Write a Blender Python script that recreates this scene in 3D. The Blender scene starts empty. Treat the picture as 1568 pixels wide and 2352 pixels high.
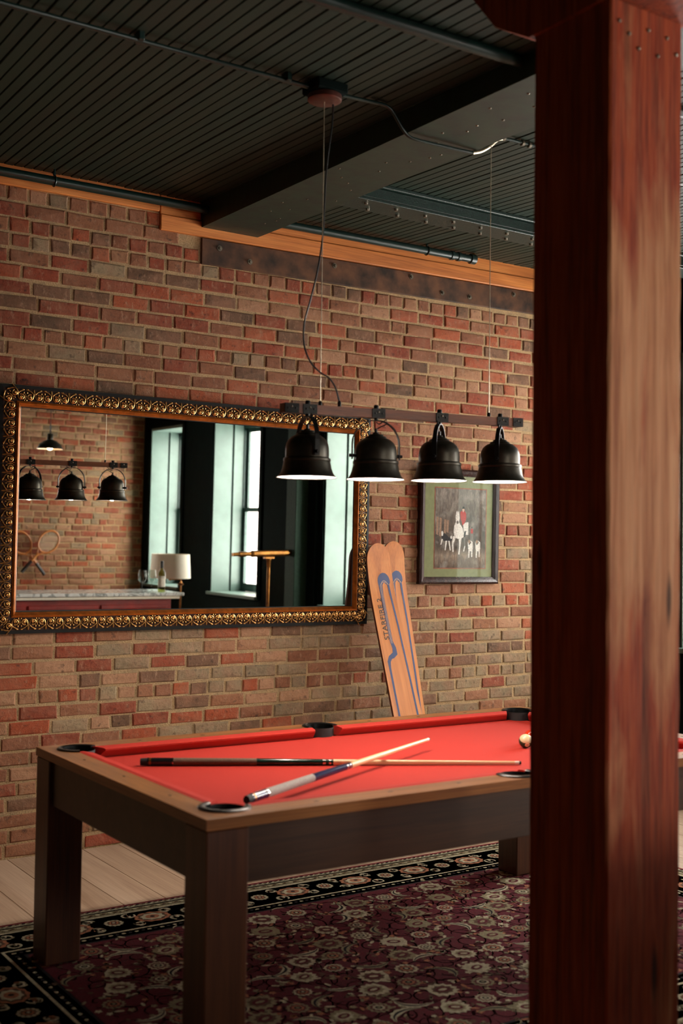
import bpy, math, random
from mathutils import Vector, Matrix
R = random.Random(7)
sc = bpy.context.scene
COL = sc.collection
PI = math.pi
rad = math.radians

# ------------------------------------------------------------------ camera, world, lights, exposure
def cam_basis(y, p, r):
    f = Vector((math.sin(y)*math.cos(p), math.cos(y)*math.cos(p), math.sin(p)))
    rt = Vector((math.cos(y), -math.sin(y), 0)); up = rt.cross(f)
    return math.cos(r)*rt+math.sin(r)*up, -math.sin(r)*rt+math.cos(r)*up, f
cd = bpy.data.cameras.new('camera'); cam = bpy.data.objects.new('camera', cd); COL.objects.link(cam)
rt, up, fw = cam_basis(.5893, .0348, .0130)
cam.matrix_world = Matrix(((rt.x, up.x, -fw.x, -1.5234), (rt.y, up.y, -fw.y, -5.7978), (rt.z, up.z, -fw.z, 1.5547), (0, 0, 0, 1)))
cd.sensor_fit = 'VERTICAL'; cd.sensor_height = 36; cd.sensor_width = 24
cd.lens = 2672.9/2352*36
cd.dof.use_dof = True; cd.dof.focus_distance = 6.2; cd.dof.aperture_fstop = 2.2
cd.clip_start = .05
sc.camera = cam

w = bpy.data.worlds.new('sky'); sc.world = w; w.use_nodes = True
bg = w.node_tree.nodes['Background']; bg.inputs[0].default_value = (1, .955, .89, 1); bg.inputs[1].default_value = 27.0
XW = 4.80                     # window wall
GX = 5.20                     # plane of the glass
WINS = [(-8.22, -7.30), (-6.46, -5.36), (-4.04, -2.95), (-1.95, -.50)]
WZ0, WZ1 = .94, 2.93
for a, b in WINS:             # daylight enters through the window openings
    ld = bpy.data.lights.new('window_daylight', 'AREA'); ld.shape = 'RECTANGLE'
    ld.size = b-a; ld.size_y = WZ1-WZ0; ld.cycles.is_portal = True
    lo = bpy.data.objects.new('window_daylight', ld); COL.objects.link(lo)
    lo.matrix_world = Matrix(((0, 0, 1, GX+.12), (1, 0, 0, (a+b)/2), (0, 1, 0, (WZ0+WZ1)/2), (0, 0, 0, 1)))
BWIN = [(1.72, 2.62)]     # window added in the far wall, unseen behind the camera, to light the column
for a, b in BWIN:
    ld = bpy.data.lights.new('window_daylight', 'AREA'); ld.shape = 'RECTANGLE'
    ld.size = b-a; ld.size_y = WZ1-WZ0; ld.cycles.is_portal = True
    lo = bpy.data.objects.new('window_daylight', ld); COL.objects.link(lo)
    lo.matrix_world = Matrix(((1, 0, 0, (a+b)/2), (0, 0, -1, -8.45-.36), (0, 1, 0, (WZ0+WZ1)/2), (0, 0, 0, 1)))
LAMP_W, LAMP_C = 22.0, (1, .86, .74)
vs = sc.view_settings
vs.view_transform = 'Standard'; vs.look = 'None'; vs.gamma = 1; vs.use_curve_mapping = False
vs.exposure = 0.0
sc.cycles.max_bounces = 10; sc.cycles.diffuse_bounces = 5; sc.cycles.glossy_bounces = 5
sc.cycles.transmission_bounces = 8; sc.cycles.transparent_max_bounces = 16
sc.cycles.caustics_reflective = False; sc.cycles.caustics_refractive = False
sc.cycles.sample_clamp_indirect = 6

# ------------------------------------------------------------------ helpers: materials
def lin(c):
    return tuple(((v/255)/12.92 if v/255 <= .04045 else ((v/255+.055)/1.055)**2.4) for v in c)
class NT:
    def __init__(s, name):
        s.m = bpy.data.materials.new(name); s.m.use_nodes = True; s.t = s.m.node_tree
        s.b = s.t.nodes['Principled BSDF']; s.out = s.t.nodes['Material Output']
    def n(s, typ, **k):
        o = s.t.nodes.new(typ)
        for a, v in k.items(): setattr(o, a, v)
        return o
    def l(s, a, b): s.t.links.new(a, b)
    def pos(s, obj=False, scale=(1, 1, 1)):
        if obj: o = s.n('ShaderNodeTexCoord').outputs['Object']
        else: o = s.n('ShaderNodeNewGeometry').outputs['Position']
        mp = s.n('ShaderNodeMapping'); mp.inputs['Scale'].default_value = scale; s.l(o, mp.inputs[0]); return mp.outputs[0]
    def noise(s, v, scale, detail=4, rough=.55, dist=0):
        o = s.n('ShaderNodeTexNoise'); o.inputs['Scale'].default_value = scale; o.inputs['Detail'].default_value = detail
        o.inputs['Roughness'].default_value = rough; o.inputs['Distortion'].default_value = dist; s.l(v, o.inputs['Vector']); return o.outputs['Fac']
    def ramp(s, f, stops):
        o = s.n('ShaderNodeValToRGB'); s.l(f, o.inputs[0]); e = o.color_ramp.elements
        while len(e) < len(stops): e.new(.5)
        for i, (p, c) in enumerate(stops):
            e[i].position = p; e[i].color = (*(lin(c) if max(c) > 1 else c), 1)
        return o.outputs[0]
    def mix(s, f, a, b, mode='MIX'):
        o = s.n('ShaderNodeMix', data_type='RGBA', blend_type=mode)
        for k, v in ((0, f), (6, a), (7, b)):
            if isinstance(v, bpy.types.NodeSocket): s.l(v, o.inputs[k])
            elif k == 0: o.inputs[0].default_value = v
            else: o.inputs[k].default_value = (*(lin(v) if max(v) > 1 else v), 1)
        return o.outputs[2]
    def bump(s, h, strength=.3, dist=.01):
        o = s.n('ShaderNodeBump'); o.inputs['Strength'].default_value = strength; o.inputs['Distance'].default_value = dist
        s.l(h, o.inputs['Height']); s.l(o.outputs[0], s.b.inputs['Normal'])
    def base(s, c):
        if isinstance(c, bpy.types.NodeSocket): s.l(c, s.b.inputs['Base Color'])
        else: s.b.inputs['Base Color'].default_value = (*lin(c), 1)
    def rough(s, v):
        if isinstance(v, bpy.types.NodeSocket): s.l(v, s.b.inputs['Roughness'])
        else: s.b.inputs['Roughness'].default_value = v
def plain(name, c, rough=.5, metal=0, spec=None, var=.12, scale=40, bump=0):
    k = NT(name); p = k.pos(True); f = k.noise(p, scale, 3)
    lo = tuple(max(0, v*(1-var)) for v in c); hi = tuple(min(255, v*(1+var)) for v in c)
    k.base(k.ramp(f, [(.3, lo), (.7, hi)])); k.rough(rough); k.b.inputs['Metallic'].default_value = metal
    if spec is not None: k.b.inputs['Specular IOR Level'].default_value = spec
    if bump: k.bump(f, bump, .002)
    return k.m
def wood(name, dark, mid, light, axis=0, rough=.45, fine=60, bump=.15, var=None, obj=False, spec=.5):
    k = NT(name); s = [1, 1, 1]; s[axis] = .06; s2 = [1, 1, 1]; s2[axis] = .02
    p = k.pos(obj, s); q = k.pos(obj, s2)
    a = k.noise(p, fine*.35, 5, .6, .6); b = k.noise(q, fine*4, 3)
    c = k.ramp(a, [(.28, dark), (.5, mid), (.72, light)])
    c = k.mix(.35, c, k.ramp(b, [(.3, dark), (.65, light)]))
    if var:
        rn = k.n('ShaderNodeObjectInfo').outputs['Random']
        c = k.mix(1, c, k.ramp(rn, [(0, var[0]), (1, var[1])]), 'MULTIPLY')
    k.base(c); k.rough(rough); k.b.inputs['Specular IOR Level'].default_value = spec; k.bump(b, bump, .002); return k.m
def emit(name, c, s):
    k = NT(name); k.base((230, 230, 225)); k.b.inputs['Emission Color'].default_value = (*lin(c), 1); k.b.inputs['Emission Strength'].default_value = s; return k.m
def clear_glass(name, tint=(255, 255, 255), refl=1.0, ior=1.5):
    k = NT(name); t = k.t; t.nodes.remove(k.b)
    tr = k.n('ShaderNodeBsdfTransparent'); tr.inputs[0].default_value = (*lin(tint), 1)
    gl = k.n('ShaderNodeBsdfGlossy'); gl.inputs['Roughness'].default_value = .01
    fr = k.n('ShaderNodeFresnel'); bf = k.n('ShaderNodeMapRange'); k.l(k.n('ShaderNodeNewGeometry').outputs['Backfacing'], bf.inputs[0])
    bf.inputs[3].default_value = ior; bf.inputs[4].default_value = 1/ior; k.l(bf.outputs[0], fr.inputs[0])
    mt = k.n('ShaderNodeMath', operation='MULTIPLY'); mt.inputs[1].default_value = refl; k.l(fr.outputs[0], mt.inputs[0])
    mx = k.n('ShaderNodeMixShader'); k.l(mt.outputs[0], mx.inputs[0]); k.l(tr.outputs[0], mx.inputs[1]); k.l(gl.outputs[0], mx.inputs[2])
    k.l(mx.outputs[0], k.out.inputs[0]); return k.m

def brick_mat(name, from_attr):
    k = NT(name)
    if from_attr:
        a = k.n('ShaderNodeAttribute'); a.attribute_name = 'tone'; col = a.outputs['Color']
    else: col = k.n('ShaderNodeObjectInfo').outputs['Color']
    p = k.pos(); n1 = k.noise(p, 26, 6, .65); n2 = k.noise(p, 95, 5, .7); n3 = k.noise(p, 7, 4, .6); n4 = k.noise(k.pos(scale=(1, 1, .45)), 40, 6, .75)
    c = k.mix(1, col, k.ramp(n1, [(.28, (.62, .60, .58)), (.55, (1, 1, 1)), (.75, (1.2, 1.18, 1.16))]), 'MULTIPLY')
    c = k.mix(k.ramp(n4, [(.55, (0, 0, 0)), (.68, (.5, .5, .5))]), c, (180, 144, 116))
    c = k.mix(k.ramp(n2, [(.3, (.55, .55, .55)), (.42, (0, 0, 0))]), c, (52, 40, 34))
    c = k.mix(k.ramp(n3, [(.42, (0, 0, 0)), (.7, (.55, .55, .55))]), c, (150, 104, 78))
    k.base(c); k.rough(.82); k.b.inputs['Specular IOR Level'].default_value = .35
    ad = k.n('ShaderNodeMath', operation='ADD'); k.l(n1, ad.inputs[0]); k.l(n2, ad.inputs[1]); k.bump(ad.outputs[0], .7, .006); return k.m
def mortar_mat():
    k = NT('sand_mortar'); p = k.pos(); n1 = k.noise(p, 130, 5, .7); n2 = k.noise(p, 12, 4)
    c = k.ramp(n1, [(.25, (120, 92, 62)), (.5, (186, 152, 108)), (.75, (214, 184, 140))])
    c = k.mix(k.ramp(n2, [(.45, (0, 0, 0)), (.7, (.5, .5, .5))]), c, (120, 104, 84)); k.base(c); k.rough(.9)
    ad = k.n('ShaderNodeMath', operation='ADD'); k.l(n1, ad.inputs[0]); k.l(n2, ad.inputs[1]); k.bump(ad.outputs[0], 1, .012); return k.m
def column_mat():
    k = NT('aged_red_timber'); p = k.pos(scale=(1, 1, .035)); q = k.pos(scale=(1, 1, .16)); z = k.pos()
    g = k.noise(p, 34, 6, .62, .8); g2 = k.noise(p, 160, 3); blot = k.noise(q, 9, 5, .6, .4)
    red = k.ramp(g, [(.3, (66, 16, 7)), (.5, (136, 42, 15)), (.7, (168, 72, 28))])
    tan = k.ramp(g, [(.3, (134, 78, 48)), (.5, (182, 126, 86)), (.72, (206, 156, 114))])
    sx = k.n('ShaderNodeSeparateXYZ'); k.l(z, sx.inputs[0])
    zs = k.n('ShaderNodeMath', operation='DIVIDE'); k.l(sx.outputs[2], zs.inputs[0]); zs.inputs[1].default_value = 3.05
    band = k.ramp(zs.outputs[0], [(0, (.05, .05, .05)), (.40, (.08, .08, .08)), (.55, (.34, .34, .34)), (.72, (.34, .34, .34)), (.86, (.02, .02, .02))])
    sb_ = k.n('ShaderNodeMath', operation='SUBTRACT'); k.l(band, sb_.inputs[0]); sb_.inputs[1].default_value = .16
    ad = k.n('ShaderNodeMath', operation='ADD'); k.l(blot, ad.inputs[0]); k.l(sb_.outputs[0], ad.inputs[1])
    # worn bare wood plus painted window light on the front, old red stain elsewhere
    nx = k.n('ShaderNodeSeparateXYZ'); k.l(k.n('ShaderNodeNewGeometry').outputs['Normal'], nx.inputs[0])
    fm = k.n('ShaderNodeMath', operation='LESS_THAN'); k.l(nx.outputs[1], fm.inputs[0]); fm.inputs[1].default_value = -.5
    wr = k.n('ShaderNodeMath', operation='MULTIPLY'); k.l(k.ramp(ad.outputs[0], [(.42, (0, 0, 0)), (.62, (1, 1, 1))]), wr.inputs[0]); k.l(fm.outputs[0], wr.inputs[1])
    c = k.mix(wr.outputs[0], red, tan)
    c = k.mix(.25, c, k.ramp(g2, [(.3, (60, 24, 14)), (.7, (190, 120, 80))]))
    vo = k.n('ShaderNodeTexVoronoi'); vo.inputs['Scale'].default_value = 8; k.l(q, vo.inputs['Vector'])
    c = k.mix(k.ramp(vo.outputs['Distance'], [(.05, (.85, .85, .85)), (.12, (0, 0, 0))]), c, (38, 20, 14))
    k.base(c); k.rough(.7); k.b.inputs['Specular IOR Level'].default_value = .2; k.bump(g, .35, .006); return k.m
def rug_mat(name, c):
    k = NT(name); p = k.pos(); n = k.noise(p, 420, 2); n2 = k.noise(p, 60, 4, .7)
    lo = tuple(v*.5 for v in c); hi = tuple(min(255, v*1.3) for v in c)
    cc = k.ramp(n, [(.3, lo), (.55, c), (.75, hi)]); cc = k.mix(k.ramp(n2, [(.42, (0, 0, 0)), (.7, (.4, .4, .4))]), cc, (72, 52, 48))
    k.base(cc); k.rough(.95); k.b.inputs['Specular IOR Level'].default_value = .1; k.bump(n, .5, .003); return k.m
def marble_mat():
    k = NT('grey_veined_marble'); p = k.pos(); n = k.noise(p, 6, 8, .6, 1.5)
    k.base(k.ramp(n, [(.35, (205, 205, 200)), (.48, (225, 225, 222)), (.52, (120, 125, 122)), (.58, (214, 214, 210))])); k.rough(.15); return k.m
def ceil_mat():
    k = NT('dark_green_ceiling_paint'); p = k.pos(scale=(1, .12, 1)); n = k.noise(p, 16, 4); f = k.noise(k.pos(), 300, 2)
    rn = k.n('ShaderNodeObjectInfo').outputs['Random']
    c = k.mix(.5, k.ramp(n, [(.3, (18, 36, 26)), (.7, (28, 47, 33))]), k.ramp(rn, [(0, (19, 40, 31)), (.5, (26, 40, 26)), (1, (33, 38, 27))]))
    k.base(c); k.rough(.55); k.b.inputs['Specular IOR Level'].default_value = .3; k.bump(f, .2, .002); return k.m

M = {}
M['brick'] = brick_mat('old_brick', False); M['brick_far'] = brick_mat('old_brick_field', True); M['mortar'] = mortar_mat()
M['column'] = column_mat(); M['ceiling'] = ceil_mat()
M['green'] = plain('dark_green_paint', (26, 56, 50), .45, var=.15, scale=25, bump=.1)
M['green_beam'] = plain('dark_green_beam_paint', (17, 37, 24), .5, var=.3, scale=14, bump=.4)
M['green_steel'] = plain('blue_green_beam_paint', (17, 38, 32), .42, var=.35, scale=120, bump=.8)
M['pipe'] = plain('green_pipe_paint', (13, 36, 31), .32, var=.12)
M['teal'] = plain('teal_reveal_paint', (84, 106, 98), .4, var=.05, scale=8)
M['black_green'] = plain('black_green_wall_paint', (9, 20, 18), .85, 0, .08, .2, 10)
M['pilaster'] = plain('grey_green_paint', (38, 58, 46), .7, 0, .2, .1)
M['fir'] = wood('orange_fir', (122, 58, 20), (196, 112, 48), (226, 146, 74), 0, .5, 50)
M['plate'] = plain('dark_rusty_plate', (66, 42, 26), .6, 0, .3, .5, 9, .3)
M['bolt'] = plain('dull_steel_bolt', (120, 112, 98), .4, .8)
M['oak_x'] = wood('brown_oak_lengthwise', (84, 48, 24), (138, 86, 44), (172, 114, 62), 0, .33, 55, .12)  # rail oak lightened, the light on the table top put into the colour
M['oak_y'] = wood('brown_oak_crosswise', (84, 48, 24), (138, 86, 44), (172, 114, 62), 1, .33, 55, .12)
M['oak_z'] = wood('shaded_oak_leg', (42, 21, 11), (78, 42, 22), (102, 60, 34), 2, .4, 55, .12)  # same table oak darkened, the shade on the legs put into the colour
M['oak_apron'] = wood('shaded_oak_apron', (40, 24, 14), (64, 40, 24), (80, 52, 32), 0, .42, 55, .12)  # apron oak also darkened to carry its shade in the colour
M['floor'] = wood('pale_oak_floor', (150, 120, 96), (186, 158, 132), (204, 178, 152), 1, .5, 30, .05, ((.88, .86, .84), (1, 1, 1)))
M['cloth'] = plain('red_billiard_cloth', (170, 47, 37), .9, 0, .15, .05, 900, .15)
M['leather'] = plain('black_pocket_leather', (9, 10, 10), .3, 0, .35, .2)
M['hole'] = plain('black_pocket_lining', (8, 8, 8), .7)
M['bell'] = plain('bronze_black_enamel', (54, 50, 41), .40, .75, var=.15)
M['bell_in'] = plain('white_lamp_enamel', (240, 236, 232), .4, var=.02)
M['bulb'] = emit('lit_bulb', (255, 238, 224), 14)
M['bar_wood'] = wood('walnut_light_bar', (64, 30, 13), (108, 56, 26), (134, 74, 38), 0, .4, 60)
M['iron'] = plain('black_iron', (28, 28, 26), .42, .7)
M['wire'] = plain('bright_steel_wire', (200, 186, 160), .35, .9)
M['copper'] = plain('copper_brown_canopy', (82, 42, 32), .4, .5)
M['cord'] = plain('black_rubber_cord', (18, 18, 18), .35)
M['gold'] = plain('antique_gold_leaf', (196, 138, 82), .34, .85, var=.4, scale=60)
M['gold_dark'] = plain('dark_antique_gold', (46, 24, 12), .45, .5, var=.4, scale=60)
M['gold_bead'] = plain('smooth_gilt', (190, 108, 40), .35, .75, var=.15, scale=30)
M['frame_black'] = plain('black_frame_edge', (16, 16, 14), .6, 0, .2)
M['frame_brown'] = wood('dark_mahogany_frame', (26, 14, 12), (46, 26, 22), (70, 42, 36), 2, .25, 60)
k = NT('mirror_silver'); k.base((226, 228, 224)); k.b.inputs['Metallic'].default_value = 1; k.rough(.0); M['mirror'] = k.m
M['mat_green'] = plain('sage_green_mount', (128, 130, 88), .85, var=.04)
M['red_line'] = plain('rust_red_line', (150, 84, 60), .8)
M['ski'] = wood('honey_ski_laminate', (150, 78, 28), (198, 120, 54), (216, 146, 78), 2, .3, 40, .04, obj=True)
M['ski_edge'] = plain('dark_ski_edge', (92, 44, 26), .5)
M['blue'] = plain('blue_ski_paint', (14, 46, 98), .4, var=.05)
M['ink'] = plain('black_ink', (20, 18, 18), .6)
M['brass'] = plain('aged_brass', (124, 82, 40), .36, .95, var=.25, scale=20)
M['marble'] = marble_mat()
M['oxblood'] = plain('oxblood_panel', (168, 40, 30), .4, var=.12, scale=8)
M['oxblood_dark'] = plain('dark_oxblood_frame', (128, 34, 28), .4, var=.15, scale=8)
M['shade'] = plain('cream_linen_shade', (242, 232, 214), .9, var=.04, scale=200)
M['glass'] = clear_glass('window_glass'); M['pic_glass'] = clear_glass('picture_glass', refl=1.0, ior=1.55); M['tumbler'] = clear_glass('wine_glass_crystal', (246, 250, 248), 1.4)
M['wine'] = clear_glass('pale_bottle_glass', (206, 206, 150), 1.3)
M['label'] = plain('cream_paper', (220, 214, 200), .8)
M['white'] = plain('white_lacquer', (232, 224, 206), .25, var=.02)
M['maple'] = wood('pale_maple_shaft', (206, 160, 108), (226, 186, 138), (238, 206, 164), 0, .25, 50, .02, obj=True)
M['ball_green'] = plain('green_ball_resin', (14, 62, 40), .12, var=.05); M['ball_cream'] = plain('cream_ball_resin', (232, 216, 170), .12, var=.02); M['ball_red'] = plain('orange_red_ball_resin', (206, 54, 26), .12, var=.03)
M['cue_black'] = plain('black_cue_lacquer', (22, 24, 26), .12); M['cue_brown'] = plain('brown_linen_wrap', (92, 72, 54), .8, var=.2, scale=300); M['cue_green'] = plain('dark_green_cue_lacquer', (16, 48, 40), .1); M['cue_navy'] = plain('navy_cue_lacquer', (28, 30, 62), .1); M['cue_grey'] = plain('grey_linen_wrap', (150, 140, 132), .8, var=.15, scale=300); M['chrome'] = plain('silver_ring', (210, 205, 200), .15, 1)
M['facade'] = plain('pale_outdoor_stucco', (220, 205, 200), .9); M['facade_brick'] = plain('pink_outdoor_brick', (178, 120, 108), .9)
M['plaster'] = plain('dark_plaster', (60, 52, 46), .8); M['racket'] = wood('ash_racket_wood', (150, 80, 34), (190, 112, 52), (216, 150, 86), 2, .35, 50, .02)
M['string'] = plain('natural_gut_string', (196, 184, 164), .5); M['string_dark'] = plain('brown_string', (120, 84, 58), .5)
RUG = {'burgundy': (98, 30, 40), 'cream': (200, 188, 156), 'olive': (150, 138, 106), 'black': (24, 24, 28), 'peach': (178, 116, 84), 'red': (116, 22, 34), 'brown': (98, 72, 54)}
for a, c in RUG.items(): M['rug_'+a] = rug_mat('rug_wool_'+a, c)

# ------------------------------------------------------------------ helpers: geometry
def wloc(o):
    v = Vector((0, 0, 0))
    while o is not None: v += o.location; o = o.parent
    return v
class MB:
    def __init__(s): s.v = []; s.f = []; s.mi = []; s.sm = []
    def add(s, vs, fs, mi=0, sm=False):
        n = len(s.v); s.v += [tuple(v) for v in vs]; s.f += [tuple(i+n for i in f) for f in fs]; s.mi += [mi]*len(fs); s.sm += [sm]*len(fs); return s
    def box(s, x0, x1, y0, y1, z0, z1, c=0, mi=0, M4=None):
        if x0 > x1: x0, x1 = x1, x0
        if y0 > y1: y0, y1 = y1, y0
        if z0 > z1: z0, z1 = z1, z0
        if c <= 0:
            vs = [(x, y, z) for x in (x0, x1) for y in (y0, y1) for z in (z0, z1)]
            fs = [(0, 1, 3, 2), (4, 6, 7, 5), (0, 4, 5, 1), (2, 3, 7, 6), (0, 2, 6, 4), (1, 5, 7, 3)]
        else:
            c = min(c, (x1-x0)*.45, (y1-y0)*.45, (z1-z0)*.45); vs = []; idx = {}
            for ix, X in enumerate((x0, x1)):
                for iy, Y in enumerate((y0, y1)):
                    for iz, Z in enumerate((z0, z1)):
                        sx, sy, sz = (c if ix == 0 else -c), (c if iy == 0 else -c), (c if iz == 0 else -c)
                        for a in range(3):
                            idx[ix, iy, iz, a] = len(vs)
                            vs.append((X+(sx if a != 0 else 0), Y+(sy if a != 1 else 0), Z+(sz if a != 2 else 0)))
            fs = []
            for a in range(3):
                for k in (0, 1):
                    o = [(0, 0), (1, 0), (1, 1), (0, 1)]
                    key = lambda p: tuple((k if i == a else p[0 if i == (a+1) % 3 else 1]) for i in range(3))
                    q = [idx[(*key(p), a)] for p in o]
                    fs.append(tuple(q if k else q[::-1]))
            for a in range(3):
                b, d = (a+1) % 3, (a+2) % 3
                for kb in (0, 1):
                    for kd in (0, 1):
                        def g(ka, ax):
                            t = [0, 0, 0]; t[a] = ka; t[b] = kb; t[d] = kd; return idx[(*t, ax)]
                        q = [g(0, b), g(1, b), g(1, d), g(0, d)]
                        fs.append(tuple(q if kb == kd else q[::-1]))
            for ix in (0, 1):
                for iy in (0, 1):
                    for iz in (0, 1):
                        q = [idx[ix, iy, iz, a] for a in range(3)]
                        fs.append(tuple(q if (ix+iy+iz) % 2 else q[::-1]))
        if M4: vs = [M4 @ Vector(v) for v in vs]
        return s.add(vs, fs, mi)
    def lathe(s, prof, c=(0, 0, 0), n=24, mi=0, M4=None, closed=False):
        vs = []; fs = []
        for r, z in prof:
            for i in range(n):
                a = 2*PI*i/n; vs.append((c[0]+r*math.cos(a), c[1]+r*math.sin(a), c[2]+z))
        for j in range(len(prof)-1):
            for i in range(n):
                k = (i+1) % n; fs.append((j*n+i, j*n+k, (j+1)*n+k, (j+1)*n+i))
        if closed: fs.append(tuple(range(n))[::-1]); fs.append(tuple((len(prof)-1)*n+i for i in range(n)))
        if M4: vs = [M4 @ Vector(v) for v in vs]
        return s.add(vs, fs, mi, True)
    def tube(s, pts, r, n=8, mi=0, caps=True, flat=1.0):
        pts = [Vector(p) for p in pts]; rs = r if isinstance(r, (list, tuple)) else [r]*len(pts)
        vs = []; fs = []; prev = None
        for i, p in enumerate(pts):
            t = (pts[min(i+1, len(pts)-1)]-pts[max(i-1, 0)]).normalized()
            if prev is None:
                a = Vector((0, 0, 1)) if abs(t.z) < .9 else Vector((1, 0, 0)); u = t.cross(a).normalized()
            else:
                u = (prev-t*prev.dot(t)); u = u.normalized() if u.length > 1e-6 else t.orthogonal().normalized()
            prev = u; w_ = t.cross(u)
            for k in range(n):
                a = 2*PI*k/n; vs.append(p+rs[i]*(math.cos(a)*u+flat*math.sin(a)*w_))
        for i in range(len(pts)-1):
            for k in range(n):
                m = (k+1) % n; fs.append((i*n+k, i*n+m, (i+1)*n+m, (i+1)*n+k))
        if caps: fs.append(tuple(range(n))[::-1]); fs.append(tuple((len(pts)-1)*n+i for i in range(n)))
        return s.add(vs, fs, mi, True)
    def prism(s, poly, z0, z1, mi=0, f=None):
        n = len(poly); g = f or (lambda x, y, z: (x, y, z))
        vs = [g(x, y, z0) for x, y in poly]+[g(x, y, z1) for x, y in poly]
        fs = [tuple(range(n))[::-1], tuple(range(n, 2*n))]+[(i, (i+1) % n, n+(i+1) % n, n+i) for i in range(n)]
        return s.add(vs, fs, mi)
    def flat(s, poly, f, mi=0):
        return s.add([f(x, y) for x, y in poly], [tuple(range(len(poly)))], mi)
    def sphere(s, c, r, n=20, m=12, mi=0, sc_=(1, 1, 1), mf=None, M4=None):
        vs = [(0, 0, -r)]; fs = []; mis = []
        for j in range(1, m):
            t = -PI/2+PI*j/m
            for i in range(n): vs.append((r*math.cos(t)*math.cos(2*PI*i/n), r*math.cos(t)*math.sin(2*PI*i/n), r*math.sin(t)))
        vs.append((0, 0, r)); T = len(vs)-1
        for i in range(n): fs.append((0, 1+(i+1) % n, 1+i))
        for j in range(m-2):
            for i in range(n): a = 1+j*n+i; b = 1+j*n+(i+1) % n; fs.append((a, b, b+n, a+n))
        for i in range(n): fs.append((1+(m-2)*n+i, 1+(m-2)*n+(i+1) % n, T))
        base = len(s.v); out = []
        for v in vs:
            q = Vector((v[0]*sc_[0], v[1]*sc_[1], v[2]*sc_[2]))
            if M4: q = M4 @ q
            out.append(q+Vector(c))
        s.add(out, fs, mi, True)
        if mf:
            for i, f in enumerate(fs):
                zc = sum(vs[q][2] for q in f)/len(f)/r; s.mi[len(s.mi)-len(fs)+i] = mf(zc)
        return s
    def mesh(s, name, mats, off=(0, 0, 0), sharp=40):
        me = bpy.data.meshes.new(name)
        me.from_pydata([(v[0]-off[0], v[1]-off[1], v[2]-off[2]) for v in s.v], [], s.f)
        for m in (mats if isinstance(mats, (list, tuple)) else [mats]): me.materials.append(M[m] if isinstance(m, str) else m)
        me.polygons.foreach_set('material_index', s.mi); me.polygons.foreach_set('use_smooth', s.sm)
        if any(s.sm): me.set_sharp_from_angle(angle=rad(sharp))
        me.update(); return me
    def build(s, name, mats, parent=None, local=False, sharp=40):
        off = (0, 0, 0) if (parent is None or local) else wloc(parent)
        o = bpy.data.objects.new(name, s.mesh(name, mats, off, sharp)); COL.objects.link(o)
        if parent is not None: o.parent = parent
        return o
def tag(o, label=None, cat=None, group=None, kind=None):
    if label: o['label'] = label
    if cat: o['category'] = cat
    if group: o['group'] = group
    if kind: o['kind'] = kind
    return o
def thing(name, loc, label, cat, group=None, kind=None):
    o = bpy.data.objects.new(name, None); COL.objects.link(o); o.location = loc; o.empty_display_size = .1
    return tag(o, label, cat, group, kind)
def dup(o, parent, loc=None):
    c = o.copy(); COL.objects.link(c); c.parent = parent
    if loc is not None: c.location = loc
    return c
def dup_tree(root, loc, label=None):
    r = root.copy(); COL.objects.link(r); r.location = loc
    if label: r['label'] = label
    for ch in [q for q in bpy.data.objects if q.parent == root]:
        c = dup(ch, r)
        for g in [q for q in bpy.data.objects if q.parent == ch]: dup(g, c)
    return r
def arc(cx, cy, r, a0, a1, n=10):
    return [(cx+r*math.cos(rad(a0+(a1-a0)*i/n)), cy+r*math.sin(rad(a0+(a1-a0)*i/n))) for i in range(n+1)]
def text_mesh(txt, size, mat, name, parent, M4, extrude=.0005, align='CENTER', sx=1):
    cu = bpy.data.curves.new(name, 'FONT'); cu.body = txt; cu.size = size; cu.extrude = extrude; cu.align_x = align; cu.resolution_u = 3
    t = bpy.data.objects.new('tmp', cu); COL.objects.link(t); dg = bpy.context.evaluated_depsgraph_get()
    me = bpy.data.meshes.new_from_object(t.evaluated_get(dg)); bpy.data.objects.remove(t)
    me.transform(M4 @ Matrix.Diagonal((sx, 1, 1, 1))); me.materials.clear(); me.materials.append(M[mat]); me.name = name
    o = bpy.data.objects.new(name, me); COL.objects.link(o); o.parent = parent; return o

# ------------------------------------------------------------------ structure: brick walls
CAM = Vector(cam.matrix_world.translation)
ROWC = [(0, .038), (10, .797), (16, 1.2524), (34, 2.6457), (40, 3.117), (43, 3.356), (46, 3.6)]
def row_z(i):
    for (a, za), (b, zb) in zip(ROWC, ROWC[1:]):
        if i <= b: return za+(zb-za)*(i-a)/(b-a)
PAL = {'red': [(152, 71, 39), (138, 61, 35), (158, 79, 45), (130, 59, 35)], 'brown': [(134, 85, 57), (126, 77, 51), (142, 93, 63)],
       'tan': [(162, 117, 85), (154, 109, 77), (168, 125, 93)], 'dark': [(104, 75, 53), (112, 81, 59), (96, 71, 51)], 'grey': [(138, 117, 89), (130, 111, 85), (148, 127, 97)]}
def tone_main(x, z):
    g = max(0, min(1, (1.7-z)/1.1))*max(0, min(1, (x-.3)/2.2)); t = max(0, min(1, (2.9-z)/1.2))*(1-g)
    p = [('red', .40*(1-.75*g)), ('brown', .32), ('tan', .10+.16*t), ('dark', .12+.10*g), ('grey', .04+.75*g)]
    u = R.random()*sum(q for _, q in p)
    for nme, q in p:
        u -= q
        if u <= 0: break
    return R.choice(PAL[nme])
def tone_back(x, z):
    return R.choice(PAL[R.choices(['red', 'brown', 'tan', 'grey', 'dark'], [.34, .2, .32, .12, .02])[0]])
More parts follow.
